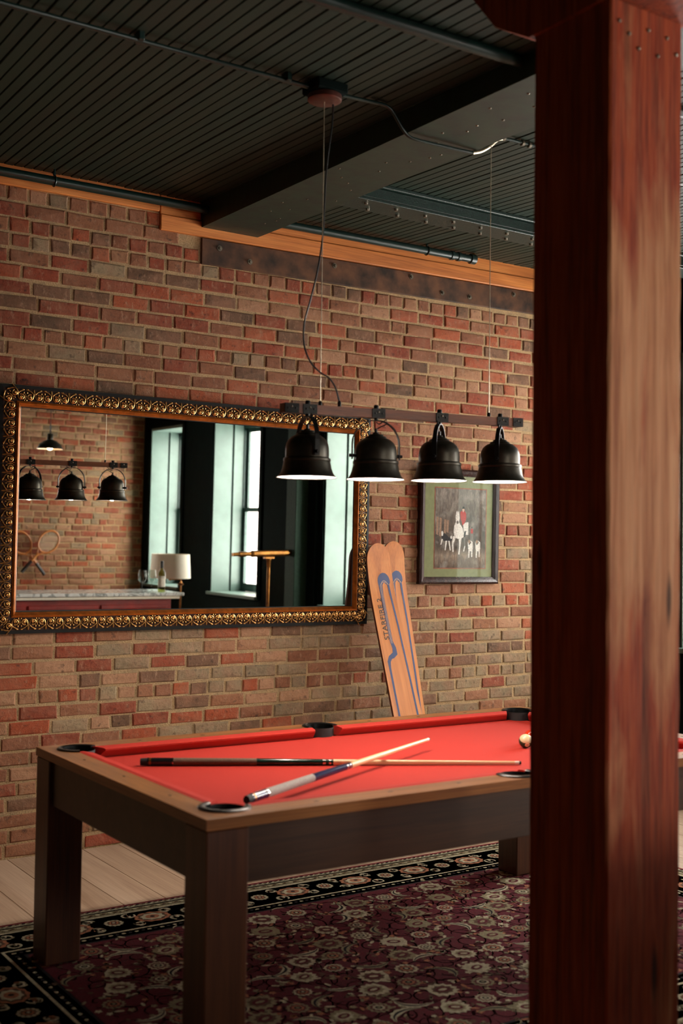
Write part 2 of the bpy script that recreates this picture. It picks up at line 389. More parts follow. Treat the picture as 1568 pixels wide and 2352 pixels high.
def brick_mesh(L, H, seed):
    r = random.Random(seed); b = MB(); d = .05; c = .005
    j = lambda a: r.uniform(-a, a)
    back = [(-L/2, 0, -H/2), (L/2, 0, -H/2), (L/2, 0, H/2), (-L/2, 0, H/2)]
    ring = [(x+j(.004), -.0005+j(.002), z+j(.004)) for x, _, z in back]
    sg = [(1, 1), (-1, 1), (-1, -1), (1, -1)]
    face = [(x+sx*(c+abs(j(.003))), -.0065+j(.0025), z+sz*(c+abs(j(.002)))) for (x, _, z), (sx, sz) in zip(back, sg)]
    bk = [(x*.98, .03, z*.98) for x, _, z in back]
    vs = bk+ring+face+[(j(L*.2), -.008+j(.0025), j(H*.15))]
    fs = [(0, 1, 5, 4), (1, 2, 6, 5), (2, 3, 7, 6), (3, 0, 4, 7), (4, 5, 9, 8), (5, 6, 10, 9), (6, 7, 11, 10), (7, 4, 8, 11), (8, 9, 12), (9, 10, 12), (10, 11, 12), (11, 8, 12)]
    b.add(vs, fs); return b
NVAR = 12
BS = [brick_mesh(.203, .062, i) for i in range(NVAR)]; BH = [brick_mesh(.094, .062, 50+i) for i in range(NVAR)]
def brick_wall(wall, x0, x1, yf, sgn, rows, headers, tone, hide, view, ztop, cut=None):
    """bricks on the face y=yf of wall; the 300 that show largest are parts, the others one joined part"""
    all_ = []
    for i in rows:
        zc = row_z(i); hh = (row_z(i+1)-row_z(i-1))/2 if i > 0 else .0756
        if zc+hh/2 > ztop: continue
        hd = i in headers; pitch = .1075 if hd else .2155
        x = x0-R.random()*pitch-(.05 if i % 2 else .16)
        while x < x1:
            ln = pitch*(1+R.uniform(-.05, .05))
            if not hd and R.random() < .07: ln = pitch*.55
            a, b = max(x, x0), min(x+ln, x1); x += ln
            if b-a < .035 or (cut and cut((a+b)/2, zc)): continue
            all_.append(((a+b)/2, zc+R.uniform(-.003, .003), b-a, hh, tone((a+b)/2, zc)))
    def key(q):
        p = Vector((q[0], yf, q[1])); return -(q[2]*q[3])/(p-view).length_squared if not hide(q[0], q[1]) else 0
    all_.sort(key=key); ms = {}
    for kd, src in (('s', BS), ('h', BH)):
        for v in range(NVAR): ms[kd, v] = src[v].mesh('brick', 'brick')
    rest = MB(); tones = []; off = wloc(wall)
    for n, (xc, zc, ln, hh, tc) in enumerate(all_):
        v = R.randrange(NVAR); short = ln < .15; nom = .094 if short else .203
        sx = (ln-R.uniform(.010, .015))/nom; sz = (hh-R.uniform(.010, .015))/.062; yo = R.uniform(-.002, .003); rz = R.uniform(-.006, .006)
        if n < 300 and key((xc, zc, ln, hh)) < 0:
            o = bpy.data.objects.new('brick', ms['h' if short else 's', v]); COL.objects.link(o); o.parent = wall
            o.location = Vector((xc, yf+yo*sgn, zc))-off; o.scale = (sx, sgn, sz); o.rotation_euler = (0, rz, 0)
            if sgn < 0: o.scale = (sx, 1, sz); o.rotation_euler = (0, rz, PI)
            o.color = (*lin(tc), 1)
        else:
            src = (BH if short else BS)[v]
            if sgn > 0: vs = [(xc+p[0]*sx, yf+yo+p[1], zc+p[2]*sz) for p in src.v]
            else: vs = [(xc-p[0]*sx, yf-yo-p[1], zc+p[2]*sz) for p in src.v]
            rest.add(vs, src.f); tones += [lin(tc)]*len(src.v)
    o = rest.build('brick_field', 'brick_far', wall); o['kind'] = 'stuff'
    at = o.data.color_attributes.new('tone', 'FLOAT_COLOR', 'POINT')
    at.data.foreach_set('color', [c for t in tones for c in (*t, 1)])
def struct(name, mb, mats, label=None):
    o = mb.build(name, mats); o['kind'] = 'structure'
    if label: o['label'] = label
    return o
FX0, FX1, YB = -3.6, XW, -8.45
wn = struct('wall_front', MB().box(FX0, XW+.6, 0, .35, -.05, 3.62), 'mortar', 'old red brick wall with sandy mortar behind the mirror and pool table')
hdr = {4, 10, 16, 22, 28, 34, 40, 41, 43}
brick_wall(wn, -.9, XW, 0, 1, range(0, 46), hdr, tone_main,
           lambda x, z: (.30 < x < 2.48 and 1.16 < z < 2.35) or x > 3.86 or x < .2 or (z < .42 and x > .65), CAM, 3.47,
           lambda x, z: (x > 1.13 and z > 3.30) or (x > 1.36 and z > 3.14) or z > 3.395)
wb = MB(); xs = [FX0, BWIN[0][0], BWIN[0][1], XW+.6]
for i in (0, 2): wb.box(xs[i], xs[i+1], YB-.3, YB, -.05, 3.4)
for a, b in BWIN: wb.box(a, b, YB-.3, YB, -.05, WZ0-.03); wb.box(a, b, YB-.3, YB, WZ1+.02, 3.4)
ws = struct('wall_back', wb, 'mortar', 'far brick wall with crossed rackets, seen in the mirror')
VCAM = Vector((CAM.x, -CAM.y, CAM.z))
brick_wall(ws, FX0, XW, YB, -1, range(0, 43), hdr, tone_back, lambda x, z: x < 3.0 or z < .98 or z > 3.12 or x > 4.78, Vector((CAM.x, 5.8, CAM.z)), 3.3,
           lambda x, z: any(a-.05 < x < b+.05 for a, b in BWIN) and WZ0-.06 < z < WZ1+.06)
struct('wall_left', MB().box(FX0-.2, FX0, YB-.3, .35, -.05, 3.62), 'plaster')

# ------------------------------------------------------------------ structure: floor planks
fl = struct('floor', MB().box(FX0, XW+.3, YB, 0, -.06, -.012), 'ink', 'pale oak plank floor')
PW = .1975; px = [.174+PW*i for i in range(-19, 25)]
for i, x in enumerate(px):
    if x+PW < FX0 or x > XW+.3: continue
    y = -R.uniform(.9, 2.0) if (x < -.3 or x > .8) else -1.3
    y0 = 0
    while y0 > YB:
        y1 = max(y, YB)
        o = MB().box(x+.0012, x+PW-.0012, y1+.001, y0-.001, -.014, 0, .0012).build('plank', 'floor', fl)
        y0 = y1; y -= 2.2

# ------------------------------------------------------------------ structure: ceiling boards
def cz(y): return 3.49+.0633*y if y > -3.6 else 3.262
ce = struct('ceiling', MB().add([(FX0, .3, cz(0)+.05), (XW+.6, .3, cz(0)+.05), (XW+.6, -3.6, cz(-3.6)+.03), (FX0, -3.6, cz(-3.6)+.03), (XW+.6, YB-.3, 3.262), (FX0, YB-.3, 3.262),
      (FX0, .3, 3.7), (XW+.6, .3, 3.7), (XW+.6, YB-.3, 3.5), (FX0, YB-.3, 3.5)], [(0, 1, 2, 3), (3, 2, 4, 5), (6, 9, 8, 7), (0, 6, 7, 1), (5, 4, 8, 9), (0, 3, 5, 9, 6), (1, 7, 8, 4, 2)]), 'ceiling', 'dark green boarded ceiling')
BP = .0497; SK = .045; bmesh_cache = None
bd = MB(); prof = [(-.0220, .0), (.0185, .0), (.0205, .004), (.0205, .02), (-.0245, .02), (-.0245, .005)]
vs = [(x, 0, z) for x, z in prof]+[(x-SK*3.6, -3.6, z-.0633*3.6) for x, z in prof]; n = 6
bd.add(vs, [tuple(range(n)), tuple(range(n, 2*n))[::-1]]+[(i, n+i, n+(i+1) % n, (i+1) % n) for i in range(n)])
bme = bd.mesh('board', 'ceiling')
x = -.75
while x < XW+.15:
    o = bpy.data.objects.new('board', bme); COL.objects.link(o); o.parent = ce; o.location = (x, -.002, cz(0)+R.uniform(-.0015, .0015)); x += BP
# main beam, running into the wall
def sof(y): return 3.353+.045*y
def beam_x(xw, y): return xw+SK*1.1*y
def slanted(mb, xa, xb, y0, y1, zf, top, seg=1):
    vs = []
    for y in (y0, y1):
        for X in (xa, xb):
            vs += [(beam_x(X, y), y, zf(y)), (beam_x(X, y), y, top(y))]
    mb.add(vs, [(0, 2, 6, 4), (1, 5, 7, 3), (0, 4, 5, 1), (2, 3, 7, 6), (0, 1, 3, 2), (4, 6, 7, 5)])
    return mb
bm = slanted(MB(), 1.378, 1.735, -.02, -3.9, sof, lambda y: cz(y)+.03)
beam = struct('ceiling_beam', bm, 'green_beam', 'heavy dark green timber beam running from the brick wall over the lamp bar')
for i in range(26):            # nail heads and splits on the soffit
    y = -.3-i*.095-R.random()*.05; xx = beam_x(1.40+R.random()*.31, y)
    MB().sphere((xx, y, sof(y)), .006, 8, 5, sc_=(1, 1, .6)).build('nail_head', 'bolt', beam)
sb = thing('steel_beam', (1.8, -.95, 3.34), 'blue-green painted bolted lintel beam under the boards beside the main beam', None, None, 'structure')
MB().box(1.70, XW, -1.03, -.86, 3.335, 3.35, .003).build('flange', 'green_steel', sb)
MB().box(1.70, XW, -1.03, -.90, 3.35, 3.405, .004).build('web', 'green_steel', sb)
MB().box(1.70, XW, -1.05, -.86, 3.405, 3.425, .004).build('ledge', 'green_steel', sb)
for i in range(12):
    for yy in (-.90, -.985):
        MB().lathe([(.001, -.012), (.009, -.011), (.010, 0)], (1.82+i*.19+(.07 if yy > -.95 else 0), yy, 3.335), 8).build('bolt_head', 'bolt', sb)

# ------------------------------------------------------------------ structure: timber and plate at the wall head
def sl(x): return .012*(x-1.4)
def strip(x0, x1, y0, y1, z0, z1, c=.004):
    m = MB().box(x0, x1, y0, y1, z0, z1, c); m.v = [(a, b, d+sl(a)) for a, b, d in m.v]; return m
struct('trim_1', strip(-.9, 1.125, -.022, .05, 3.402, 3.51), 'fir', 'narrow orange timber along the top of the brick wall')
struct('trim_2', strip(1.13, 1.376, -.018, .05, 3.392, 3.51), 'fir')
struct('trim_3', strip(1.13, XW, -.026, .05, 3.303, 3.388), 'fir', 'orange fir timber above the dark plate')
struct('trim_4', strip(1.74, XW, -.016, .05, 3.39, 3.50), 'fir')
t5 = struct('trim_5', strip(1.385, XW, -.014, .05, 3.152, 3.300), 'plate', 'dark rusty plate with bolts under the orange timber')
for x, z in [(1.496, 3.254), (1.692, 3.207), (2.27, 3.271), (2.845, 3.287), (3.094, 3.219), (3.321, 3.222), (3.702, 3.29)]:
    b = MB(); MT = Matrix.Translation((x, -.014, z)) @ Matrix.Rotation(PI/2, 4, 'X')
    b.lathe([(.001, .003), (.016, .003), (.016, 0)], n=14, M4=MT); b.lathe([(.001, .014), (.008, .013), (.009, .003)], n=6, M4=MT); b.build('bolt', 'bolt', t5)

# ------------------------------------------------------------------ structure: window wall
we = MB()
ys = [YB]+[v for ab in WINS for v in ab]+[0]
for i in range(0, len(ys), 2): we.box(XW, GX+.055, ys[i], ys[i+1], 0, 3.55)
for a, b in WINS:
    we.box(XW, GX+.055, a, b, 0, WZ0-.03); we.box(XW, GX+.055, a, b, WZ1+.02, 3.55)
wr = struct('wall_right', we, 'black_green', 'black-green painted window wall seen in the mirror')
for n_, (a, b) in enumerate(WINS):
    wd = thing('window_%d' % (n_+1), (XW, (a+b)/2, WZ0), 'tall sash window in a deep teal reveal', None, None, 'structure')
    jd = GX-.02
    for s_, y in ((1, a), (-1, b)):            # jamb panels, lit by the glass
        MB().box(XW-.002, XW+.235, y, y+s_*.016, WZ0, WZ1, .002).build('jamb_panel', 'teal', wd)
        MB().box(XW+.25, jd, y, y+s_*.03, WZ0, WZ1, .002).build('jamb_panel', 'teal', wd)
        MB().box(XW-.02, XW, y-s_*.075, y-s_*.004, WZ0-.03, WZ1+.07, .004).build('casing', 'black_green', wd)
    MB().box(XW-.002, jd, a, b, WZ1-.016, WZ1+.02, .002).build('head_panel', 'teal', wd)
    MB().box(XW-.05, jd, a-.03, b+.03, WZ0-.035, WZ0, .004).build('sill', 'teal', wd)
    MB().box(XW-.02, XW, a-.07, b+.07, WZ1+.02, WZ1+.10, .004).build('head_casing', 'black_green', wd)
    zm = 1.905; o_ = .045
    fr = MB()
    fr.box(jd, jd+.07, a, a+o_, WZ0, WZ1); fr.box(jd, jd+.07, b-o_, b, WZ0, WZ1); fr.box(jd, jd+.07, a, b, WZ0, WZ0+.05); fr.box(jd, jd+.07, a, b, WZ1-.06, WZ1)
    fr.build('frame', 'green', wd)
    for z0, z1, xo in ((WZ0+.05, zm+.02, 0), (zm-.02, WZ1-.06, .03)):
        sa = MB(); x0 = jd+.005+xo; q = .045; a2, b2 = a+o_, b-o_
        sa.box(x0, x0+.03, a2, a2+q, z0, z1); sa.box(x0, x0+.03, b2-q, b2, z0, z1); sa.box(x0, x0+.03, a2+q, b2-q, z0, z0+q); sa.box(x0, x0+.03, a2+q, b2-q, z1-q, z1)
        so = sa.build('sash', 'green', wd)
        MB().box(x0+.012, x0+.016, a2+q-.004, b2-q+.004, z0+q-.004, z1-q+.004).build('pane', 'glass', so)
bb = struct('baseboard_right', MB().box(XW-.02, XW, YB, 0, 0, .16, .005), 'black_green')
pl = struct('trim_6', MB().box(XW-.20, XW, -4.46, -4.27, 0, 3.25, .006), 'pilaster', 'grey-green boxed pilaster between two windows')
struct('trim_7', MB().box(XW-.06, XW, -4.27, -4.12, 0, 3.25, .006), 'black_green')
MB().tube([(XW-.03, -4.70, 0), (XW-.03, -4.70, 3.25)], .012, 8).build('trim_8', 'iron')['kind'] = 'structure'
for n_, (a, b) in enumerate(BWIN):
    wd = thing('window_%d' % (n_+5), ((a+b)/2, YB, WZ0), 'added unseen sash window in the far brick wall, for light on the column', None, None, 'structure'); yf = YB-.22
    for x, s_ in ((a, 1), (b, -1)): MB().box(x, x+s_*.016, yf, YB+.002, WZ0, WZ1, .002).build('jamb_panel', 'green', wd)
    MB().box(a-.03, b+.03, yf, YB+.04, WZ0-.035, WZ0, .004).build('sill', 'green', wd); MB().box(a, b, yf, YB, WZ1-.014, WZ1+.02, .002).build('head_panel', 'green', wd)
    fr = MB(); fr.box(a, a+.045, yf-.07, yf, WZ0, WZ1); fr.box(b-.045, b, yf-.07, yf, WZ0, WZ1); fr.box(a+.045, b-.045, yf-.07, yf, WZ0, WZ0+.05); fr.box(a+.045, b-.045, yf-.07, yf, WZ1-.06, WZ1); fr.build('frame', 'green', wd)
    for z0, z1, yo in ((WZ0+.05, 1.925, 0), (1.885, WZ1-.06, .03)):
        q = .045; y1_ = yf-.005-yo; a2, b2 = a+.045, b-.045
        sa = MB(); sa.box(a2, a2+q, y1_-.03, y1_, z0, z1); sa.box(b2-q, b2, y1_-.03, y1_, z0, z1); sa.box(a2+q, b2-q, y1_-.03, y1_, z0, z0+q); sa.box(a2+q, b2-q, y1_-.03, y1_, z1-q, z1)
        so = sa.build('sash', 'green', wd); MB().box(a2+q-.004, b2-q+.004, y1_-.016, y1_-.012, z0+q-.004, z1-q+.004).build('pane', 'glass', so)
# neighbouring building outside
nb = thing('neighbour_building', (16, -19, -6), 'pale building with pink brick quoins beyond the window glass', None, None, 'structure')
MB().box(16, 18, -27, -17.6, -6, 14).build('facade', 'facade', nb)
for i in range(34): MB().box(15.9, 16.0, -18.55-(.2 if i % 2 else 0), -17.6, -2+i*.42, -2+i*.42+.3, .01).build('quoin', 'facade_brick', nb)

# ------------------------------------------------------------------ the red timber column
CX0, CX1, CY0, CY1 = .769, 1.054, -3.637, -3.339
co = thing('column', ((CX0+CX1)/2, (CY0+CY1)/2, 0), 'square red-brown timber column with worn bare face, its lit part painted paler, standing in front of the pool table', None, None, 'structure')
def rough_post(x0, x1, y0, y1, z0, z1, n=40):
    b = MB(); c = .006; rr = random.Random(3); vs = []
    for i in range(n+1):
        z = z0+(z1-z0)*i/n; q = [(x0+c, y0), (x1-c, y0), (x1, y0+c), (x1, y1-c), (x1-c, y1), (x0+c, y1), (x0, y1-c), (x0, y0+c)]
        vs += [(x+rr.uniform(-.0012, .0012), y+rr.uniform(-.0012, .0012), z) for x, y in q]
    fs = [(i*8+k, i*8+(k+1) % 8, (i+1)*8+(k+1) % 8, (i+1)*8+k) for i in range(n) for k in range(8)]
    return b.add(vs, fs)
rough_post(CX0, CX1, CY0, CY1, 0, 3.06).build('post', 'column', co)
cp = MB(); ya, yb = CY0-.02, CY1+.16
pr = [(ya, 3.05), (yb, 3.05+.085), (yb+.11, 3.245), (yb+.11, 3.262), (ya-.25, 3.262), (ya-.25, 3.05)]
pr = [(CY0-.30, 3.052), (CY1+.01, 3.052), (CY1+.155, 3.135), (CY1+.26, 3.262), (CY0-.30, 3.262)]
vs = [(CX0-.012, y, z) for y, z in pr]+[(CX1+.012, y, z) for y, z in pr]; n = len(pr)
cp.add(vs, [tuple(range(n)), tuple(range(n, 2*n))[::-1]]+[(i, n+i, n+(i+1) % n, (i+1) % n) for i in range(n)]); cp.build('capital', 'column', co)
for i in range(7):
    MB().sphere((CX0+.03+i*.038, CY0-.001, 3.0-R.random()*.07), .006, 8, 5).build('nail_head', 'bolt', co)

# ------------------------------------------------------------------ rug
RX0, RX1, RY0, RY1, RZ = -.41, 3.15, -3.27, -1.02, .008
rug = MB().box(RX0, RX1, RY0, RY1, .0005, RZ, .003)
ri = list(RUG); mats = ['rug_'+a for a in ri]; ix = {a: i for i, a in enumerate(ri)}
rug.mi = [ix['red']]*len(rug.f); LV = [RZ+.0003]
def lay(poly, col, lv):
    rug.flat(poly, lambda x, y: (x, y, RZ+.0003*lv), ix[col])
def rect(x0, x1, y0, y1, col, lv): lay([(x0, y0), (x1, y0), (x1, y1), (x0, y1)], col, lv)
ins = 0
for wdt, col in ((.026, 'cream'), (.014, 'black'), (.045, 'olive'), (.012, 'cream'), (.205, 'black'), (.012, 'cream'), (.055, 'olive'), (.012, 'black'), (2, 'burgundy')):
    ins += 0 if col == 'cream' and wdt == .026 else 0
    if wdt == .026: off = .022
    rect(RX0+off, RX1-off, RY0+off, RY1-off, col, 1+['%.3f' % .026].count('x')+int(off*20)); off += wdt
FO = .022+.026+.014+.045+.012+.205+.012+.055+.012
def lp(cx, cy, r, n=14, ex=1, ey=1, rot=0, wob=0, lob=0):
    out = []
    for i in range(n):
        a = 2*PI*i/n; rr = r*(1+lob*(1 if i % 2 else -1)); x, y = rr*math.cos(a)*ex, rr*math.sin(a)*ey
        out.append((cx+x*math.cos(rot)-y*math.sin(rot), cy+x*math.sin(rot)+y*math.cos(rot)))
    return out
def rosette(cx, cy, r, c1='cream', c2='burgundy', c3='peach', rot=0, lv=12):
    lay(lp(cx, cy, r, 24, rot=rot, lob=.10), c1, lv); lay(lp(cx, cy, r*.74, 20, rot=rot, lob=.14), c2, lv+1)
    lay(lp(cx, cy, r*.55, 16, rot=rot, lob=.12), c3, lv+2); lay(lp(cx, cy, r*.33, 12), 'black', lv+3); lay(lp(cx, cy, r*.18, 8), c1, lv+4)
def palmette(cx, cy, r, rot, c1='cream', c2='olive', lv=12):
    def T(p): return [(cx+x*math.cos(rot)-y*math.sin(rot), cy+x*math.sin(rot)+y*math.cos(rot)) for x, y in p]
    out = []; m = 22
    for i in range(m+1):
        a = -2.5+5.0*i/m; rr = r*(1.0+(.13 if i % 2 else -.08)); out.append((rr*math.cos(a)*1.1, rr*math.sin(a)))
    lay(T([(-r*.95, 0)]+out), c1, lv); lay(T(lp(r*.1, 0, r*.66, 18, 1.1, 1, 0, lob=.12)), c2, lv+1); lay(T(lp(r*.1, 0, r*.42, 12, 1.3, .9)), 'burgundy', lv+2); lay(T(lp(r*.1, 0, r*.24, 10, 1.4, .7)), c1, lv+3)
def ribbon(pts, w0, w1, col, lv, teeth=0):
    L_, Rr = [], []; n_ = len(pts)
    for i in range(n_):
        a, b = pts[max(0, i-1)], pts[min(n_-1, i+1)]; dx, dy = b[0]-a[0], b[1]-a[1]; q = math.hypot(dx, dy) or 1
        t = i/(n_-1); w_ = w0+(w1-w0)*abs(2*t-1) if w1 < w0 else w0
        e = w_*(1+(teeth if i % 2 else 0)); L_.append((pts[i][0]-dy/q*e, pts[i][1]+dx/q*e)); Rr.append((pts[i][0]+dy/q*w_, pts[i][1]-dx/q*w_))
    for i in range(n_-1): lay([L_[i], L_[i+1], Rr[i+1], Rr[i]], col, lv)
def spiral(cx, cy, r0, turns, rot, hand, n=22):
    return [(cx+r0*(1-.78*i/(n-1))*math.cos(rot+hand*turns*2*PI*i/(n-1)), cy+r0*(1-.78*i/(n-1))*math.sin(rot+hand*turns*2*PI*i/(n-1))) for i in range(n)]
def sickle(cx, cy, r, rot, hand, col='cream', lv=11):
    pts = [(cx+r*math.cos(rot+hand*t*2.3), cy+r*math.sin(rot+hand*t*2.3)*.8) for t in [i/13 for i in range(14)]]
    ribbon(pts, r*.20, .002, col, lv, .55); ribbon(pts, r*.07, .001, 'black', lv+1)
fx0, fx1, fy0, fy1 = RX0+FO, RX1-FO, RY0+FO, RY1-FO
gx, gy = .150, .128
row = 0; y = fy1-.10
while y > fy0+.05:
    x = fx0+.08+(gx/2 if row % 2 else 0); colm = 0
    while x < fx1-.05:
        jx, jy = x+R.uniform(-.02, .02), y+R.uniform(-.015, .015); kd = (row+colm) % 3; h = 1 if (row+colm) % 2 else -1
        ribbon(spiral(jx+gx*.35, jy, .085, 1.15, R.uniform(0, 6), h), .0034, .0034, 'olive', 9)
        ribbon(spiral(jx-gx*.2, jy+gy*.4, .06, 1.0, R.uniform(0, 6), -h), .003, .003, 'cream', 9)
        ribbon(spiral(jx+gx*.1, jy-gy*.45, .05, .9, R.uniform(0, 6), h), .0028, .002, R.choice(['cream', 'olive']), 9)
        if kd == 0: palmette(jx, jy, R.uniform(.046, .058), R.uniform(-.6, .6)+(PI if h < 0 else 0), R.choice(['cream', 'olive']), R.choice(['olive', 'brown', 'cream']))
        elif kd == 1: rosette(jx, jy, R.uniform(.034, .044), R.choice(['cream', 'olive']), R.choice(['burgundy', 'brown']), R.choice(['cream', 'peach']), R.random())
        else: sickle(jx, jy, R.uniform(.068, .085), R.uniform(0, 6.2), h, R.choice(['cream', 'cream', 'olive']))
        for _ in range(9):
            a = R.uniform(0, 6.28); d = R.uniform(.055, .115); u, v = jx+math.cos(a)*d, jy+math.sin(a)*d
            if R.random() < .5: lay(lp(u, v, R.uniform(.008, .014), 10, lob=.25), R.choice(['cream', 'peach', 'olive', 'brown']), 10)
            else: lay(lp(u, v, R.uniform(.014, .02), 8, 1, .4, R.uniform(0, 3.1)), R.choice(['cream', 'olive', 'brown', 'peach']), 10)
        x += gx; colm += 1
    y -= gy; row += 1
def border_run(p0, p1, length, along):
    # medallions and cream leaves on the black main border
    n_ = int(length/.17); ux, uy = (p1[0]-p0[0])/length, (p1[1]-p0[1])/length
    for i in range(n_):
        t = (i+.5)*length/n_; cx, cy = p0[0]+ux*t, p0[1]+uy*t; rot = math.atan2(uy, ux)
        if i % 2 == 0:
            lay(lp(cx, cy, .062, 22, 1.25, 1, rot, lob=.06), 'peach', 12); lay(lp(cx, cy, .05, 18, 1.25, 1, rot, lob=.08), 'brown', 13); lay(lp(cx, cy, .04, 16, 1.25, 1, rot, lob=.1), 'cream', 14); lay(lp(cx, cy, .026, 12, 1.2, 1, rot), 'peach', 15); lay(lp(cx, cy, .011, 8), 'black', 16)
        else:
            rosette(cx, cy, .038, 'cream', 'brown', 'peach', 0, 12)
        for s_ in (-1, 1):
            for k in (-1, 1):
                q = (cx+ux*.085*k-uy*.055*s_, cy+uy*.085*k+ux*.055*s_)
                ribbon(spiral(q[0], q[1], .03, .8, R.uniform(0, 6), s_*k), .006, .003, 'cream', 11)
                lay(lp(q[0]-ux*.01, q[1]-uy*.01, .011, 8, lob=.2), R.choice(['peach', 'cream', 'olive']), 12)
bo = .022+.026+.014+.045+.012+.1025
border_run((RX0+bo, RY1-bo), (RX1-bo, RY1-bo), RX1-RX0-2*bo, 0); border_run((RX0+bo, RY1-bo-.1), (RX0+bo, RY0+bo+.1), RY1-RY0-2*bo-.2, 1)
border_run((RX1-bo, RY1-bo-.1), (RX1-bo, RY0+bo+.1), RY1-RY0-2*bo-.2, 1); border_run((RX0+bo, RY0+bo), (RX1-bo, RY0+bo), RX1-RX0-2*bo, 0)
for g_, cs in ((.022+.026+.014+.022, ('cream', 'brown')), (FO-.012-.0275, ('cream', 'black')), (.022+.013, ('brown', 'black'))):
    for i in range(int((RX1-RX0-2*g_)/.028)):
        for yy in (RY1-g_, RY0+g_): lay(lp(RX0+g_+i*.028, yy, .010, 6, 1, .8, .5*(i % 2)), cs[i % 2], 11)
    for i in range(int((RY1-RY0-2*g_)/.028)):
        for xx in (RX0+g_, RX1-g_): lay(lp(xx, RY0+g_+i*.028, .010, 6, .8, 1, .5*(i % 2)), cs[i % 2], 11)
tag(rug.build('persian_rug', mats), 'burgundy Persian rug with black floral border under the pool table', 'rug')

# ------------------------------------------------------------------ pool table
TX, TY, TW, TH = 2.47, -2.859, 1.412, .80
tb = thing('pool_table', (TX/2, TY+TW/2, RZ+.0054), 'brown oak pool table with bright red cloth', 'pool table')
y0, y1 = TY, TY+TW; zr = .768
RW, PO, PR = .10, .122, .062
aa = math.degrees(math.asin((PO-RW)/PR))
def rail_long(y, s):
    side = []; ac = math.degrees(math.acos(min(1, (.10-.078)/.06)))
    p = [(0, 0), (TX, 0)]
    p += [(TX-PO+PR*math.cos(rad(t)), PO+PR*math.sin(rad(t))) for t in [315-(315-(180+aa))*i/10 for i in range(11)]]
    th = math.degrees(math.asin((.10-.078)/.06))
    p += [(TX/2+.06*math.cos(rad(t)), .078+.06*math.sin(rad(t))) for t in [th-(th+180+th)*i/12 for i in range(13)]]
    p += [(PO+PR*math.cos(rad(t)), PO+PR*math.sin(rad(t))) for t in [360-aa-(360-aa-225)*i/10 for i in range(11)]]
    return [(x, y+s*v) for x, v in (p if s > 0 else p)]
def rail_short(x, s):
    p = [(0, TW), (0, 0)]+[(PO+PR*math.cos(rad(t)), PO+PR*math.sin(rad(t))) for t in [225-(225-(90+aa))*i/10 for i in range(11)]]
    p += [(PO+PR*math.cos(rad(t)), TW-PO+PR*math.sin(rad(t))) for t in [270-aa-(270-aa-135)*i/10 for i in range(11)]]
    return [(x+s*u, y0+v) for u, v in p]
def rail(poly, mat, flip):
    if flip: poly = poly[::-1]
    return MB().prism(poly, zr, TH).build('rail', mat, tb)
rail(rail_long(y0, 1), 'oak_x', False); rail(rail_long(y1, -1), 'oak_x', True); rail(rail_short(0, 1), 'oak_y', False); rail(rail_short(TX, -1), 'oak_y', True)
ZB = .760
bp = []
for cx, cy, a0 in ((PO, y0+PO, 0), (PO, y1-PO, 270), (TX-PO, y1-PO, 180), (TX-PO, y0+PO, 90)):
    bp += [(cx+PR*math.cos(rad(a0+90*i/8)), cy+PR*math.sin(rad(a0+90*i/8))) for i in range(9)]
# bed slate under the cloth, its corners cut round the pockets, side pockets sit over it
MB().prism(bp[::-1], .73, ZB).build('bed', 'cloth', tb)
def cushion(p0, p1, nx, ny, e0, e1):
    d = Vector((p1[0]-p0[0], p1[1]-p0[1], 0)).normalized(); nn = Vector((nx, ny, 0)); P0, P1 = Vector((*p0, 0)), Vector((*p1, 0))
    prof = [(-.004, .762), (-.004, TH), (.012, TH+.002), (.044, TH-.002), (.05, TH-.006), (.0485, TH-.012), (.022, .7605)]
    vs = []
    for P_, e, s_ in ((P0, e0, 1), (P1, e1, -1)):
        for o, z in prof: vs.append(P_+nn*o+d*s_*max(0, o)/.05*e+Vector((0, 0, z)))
    n_ = len(prof); fs = [tuple(range(n_)), tuple(range(n_, 2*n_))[::-1]]+[(i, n_+i, n_+(i+1) % n_, (i+1) % n_) for i in range(n_)]
    m_ = MB().add(vs, fs); m_.build('cushion', 'cloth', tb)
cxa = PO+PR*math.cos(rad(aa))
for a, b in ((cxa, TX/2-.057), (TX/2+.057, TX-cxa)):
    ea, eb = (.04 if a == cxa else .012), (.04 if b == TX-cxa else .012)
    cushion((a, y0+RW), (b, y0+RW), 0, 1, ea, eb); cushion((a, y1-RW), (b, y1-RW), 0, -1, ea, eb)
cushion((RW, y0+cxa), (RW, y1-cxa), 1, 0, .04, .04); cushion((TX-RW, y0+cxa), (TX-RW, y1-cxa), -1, 0, .04, .04)
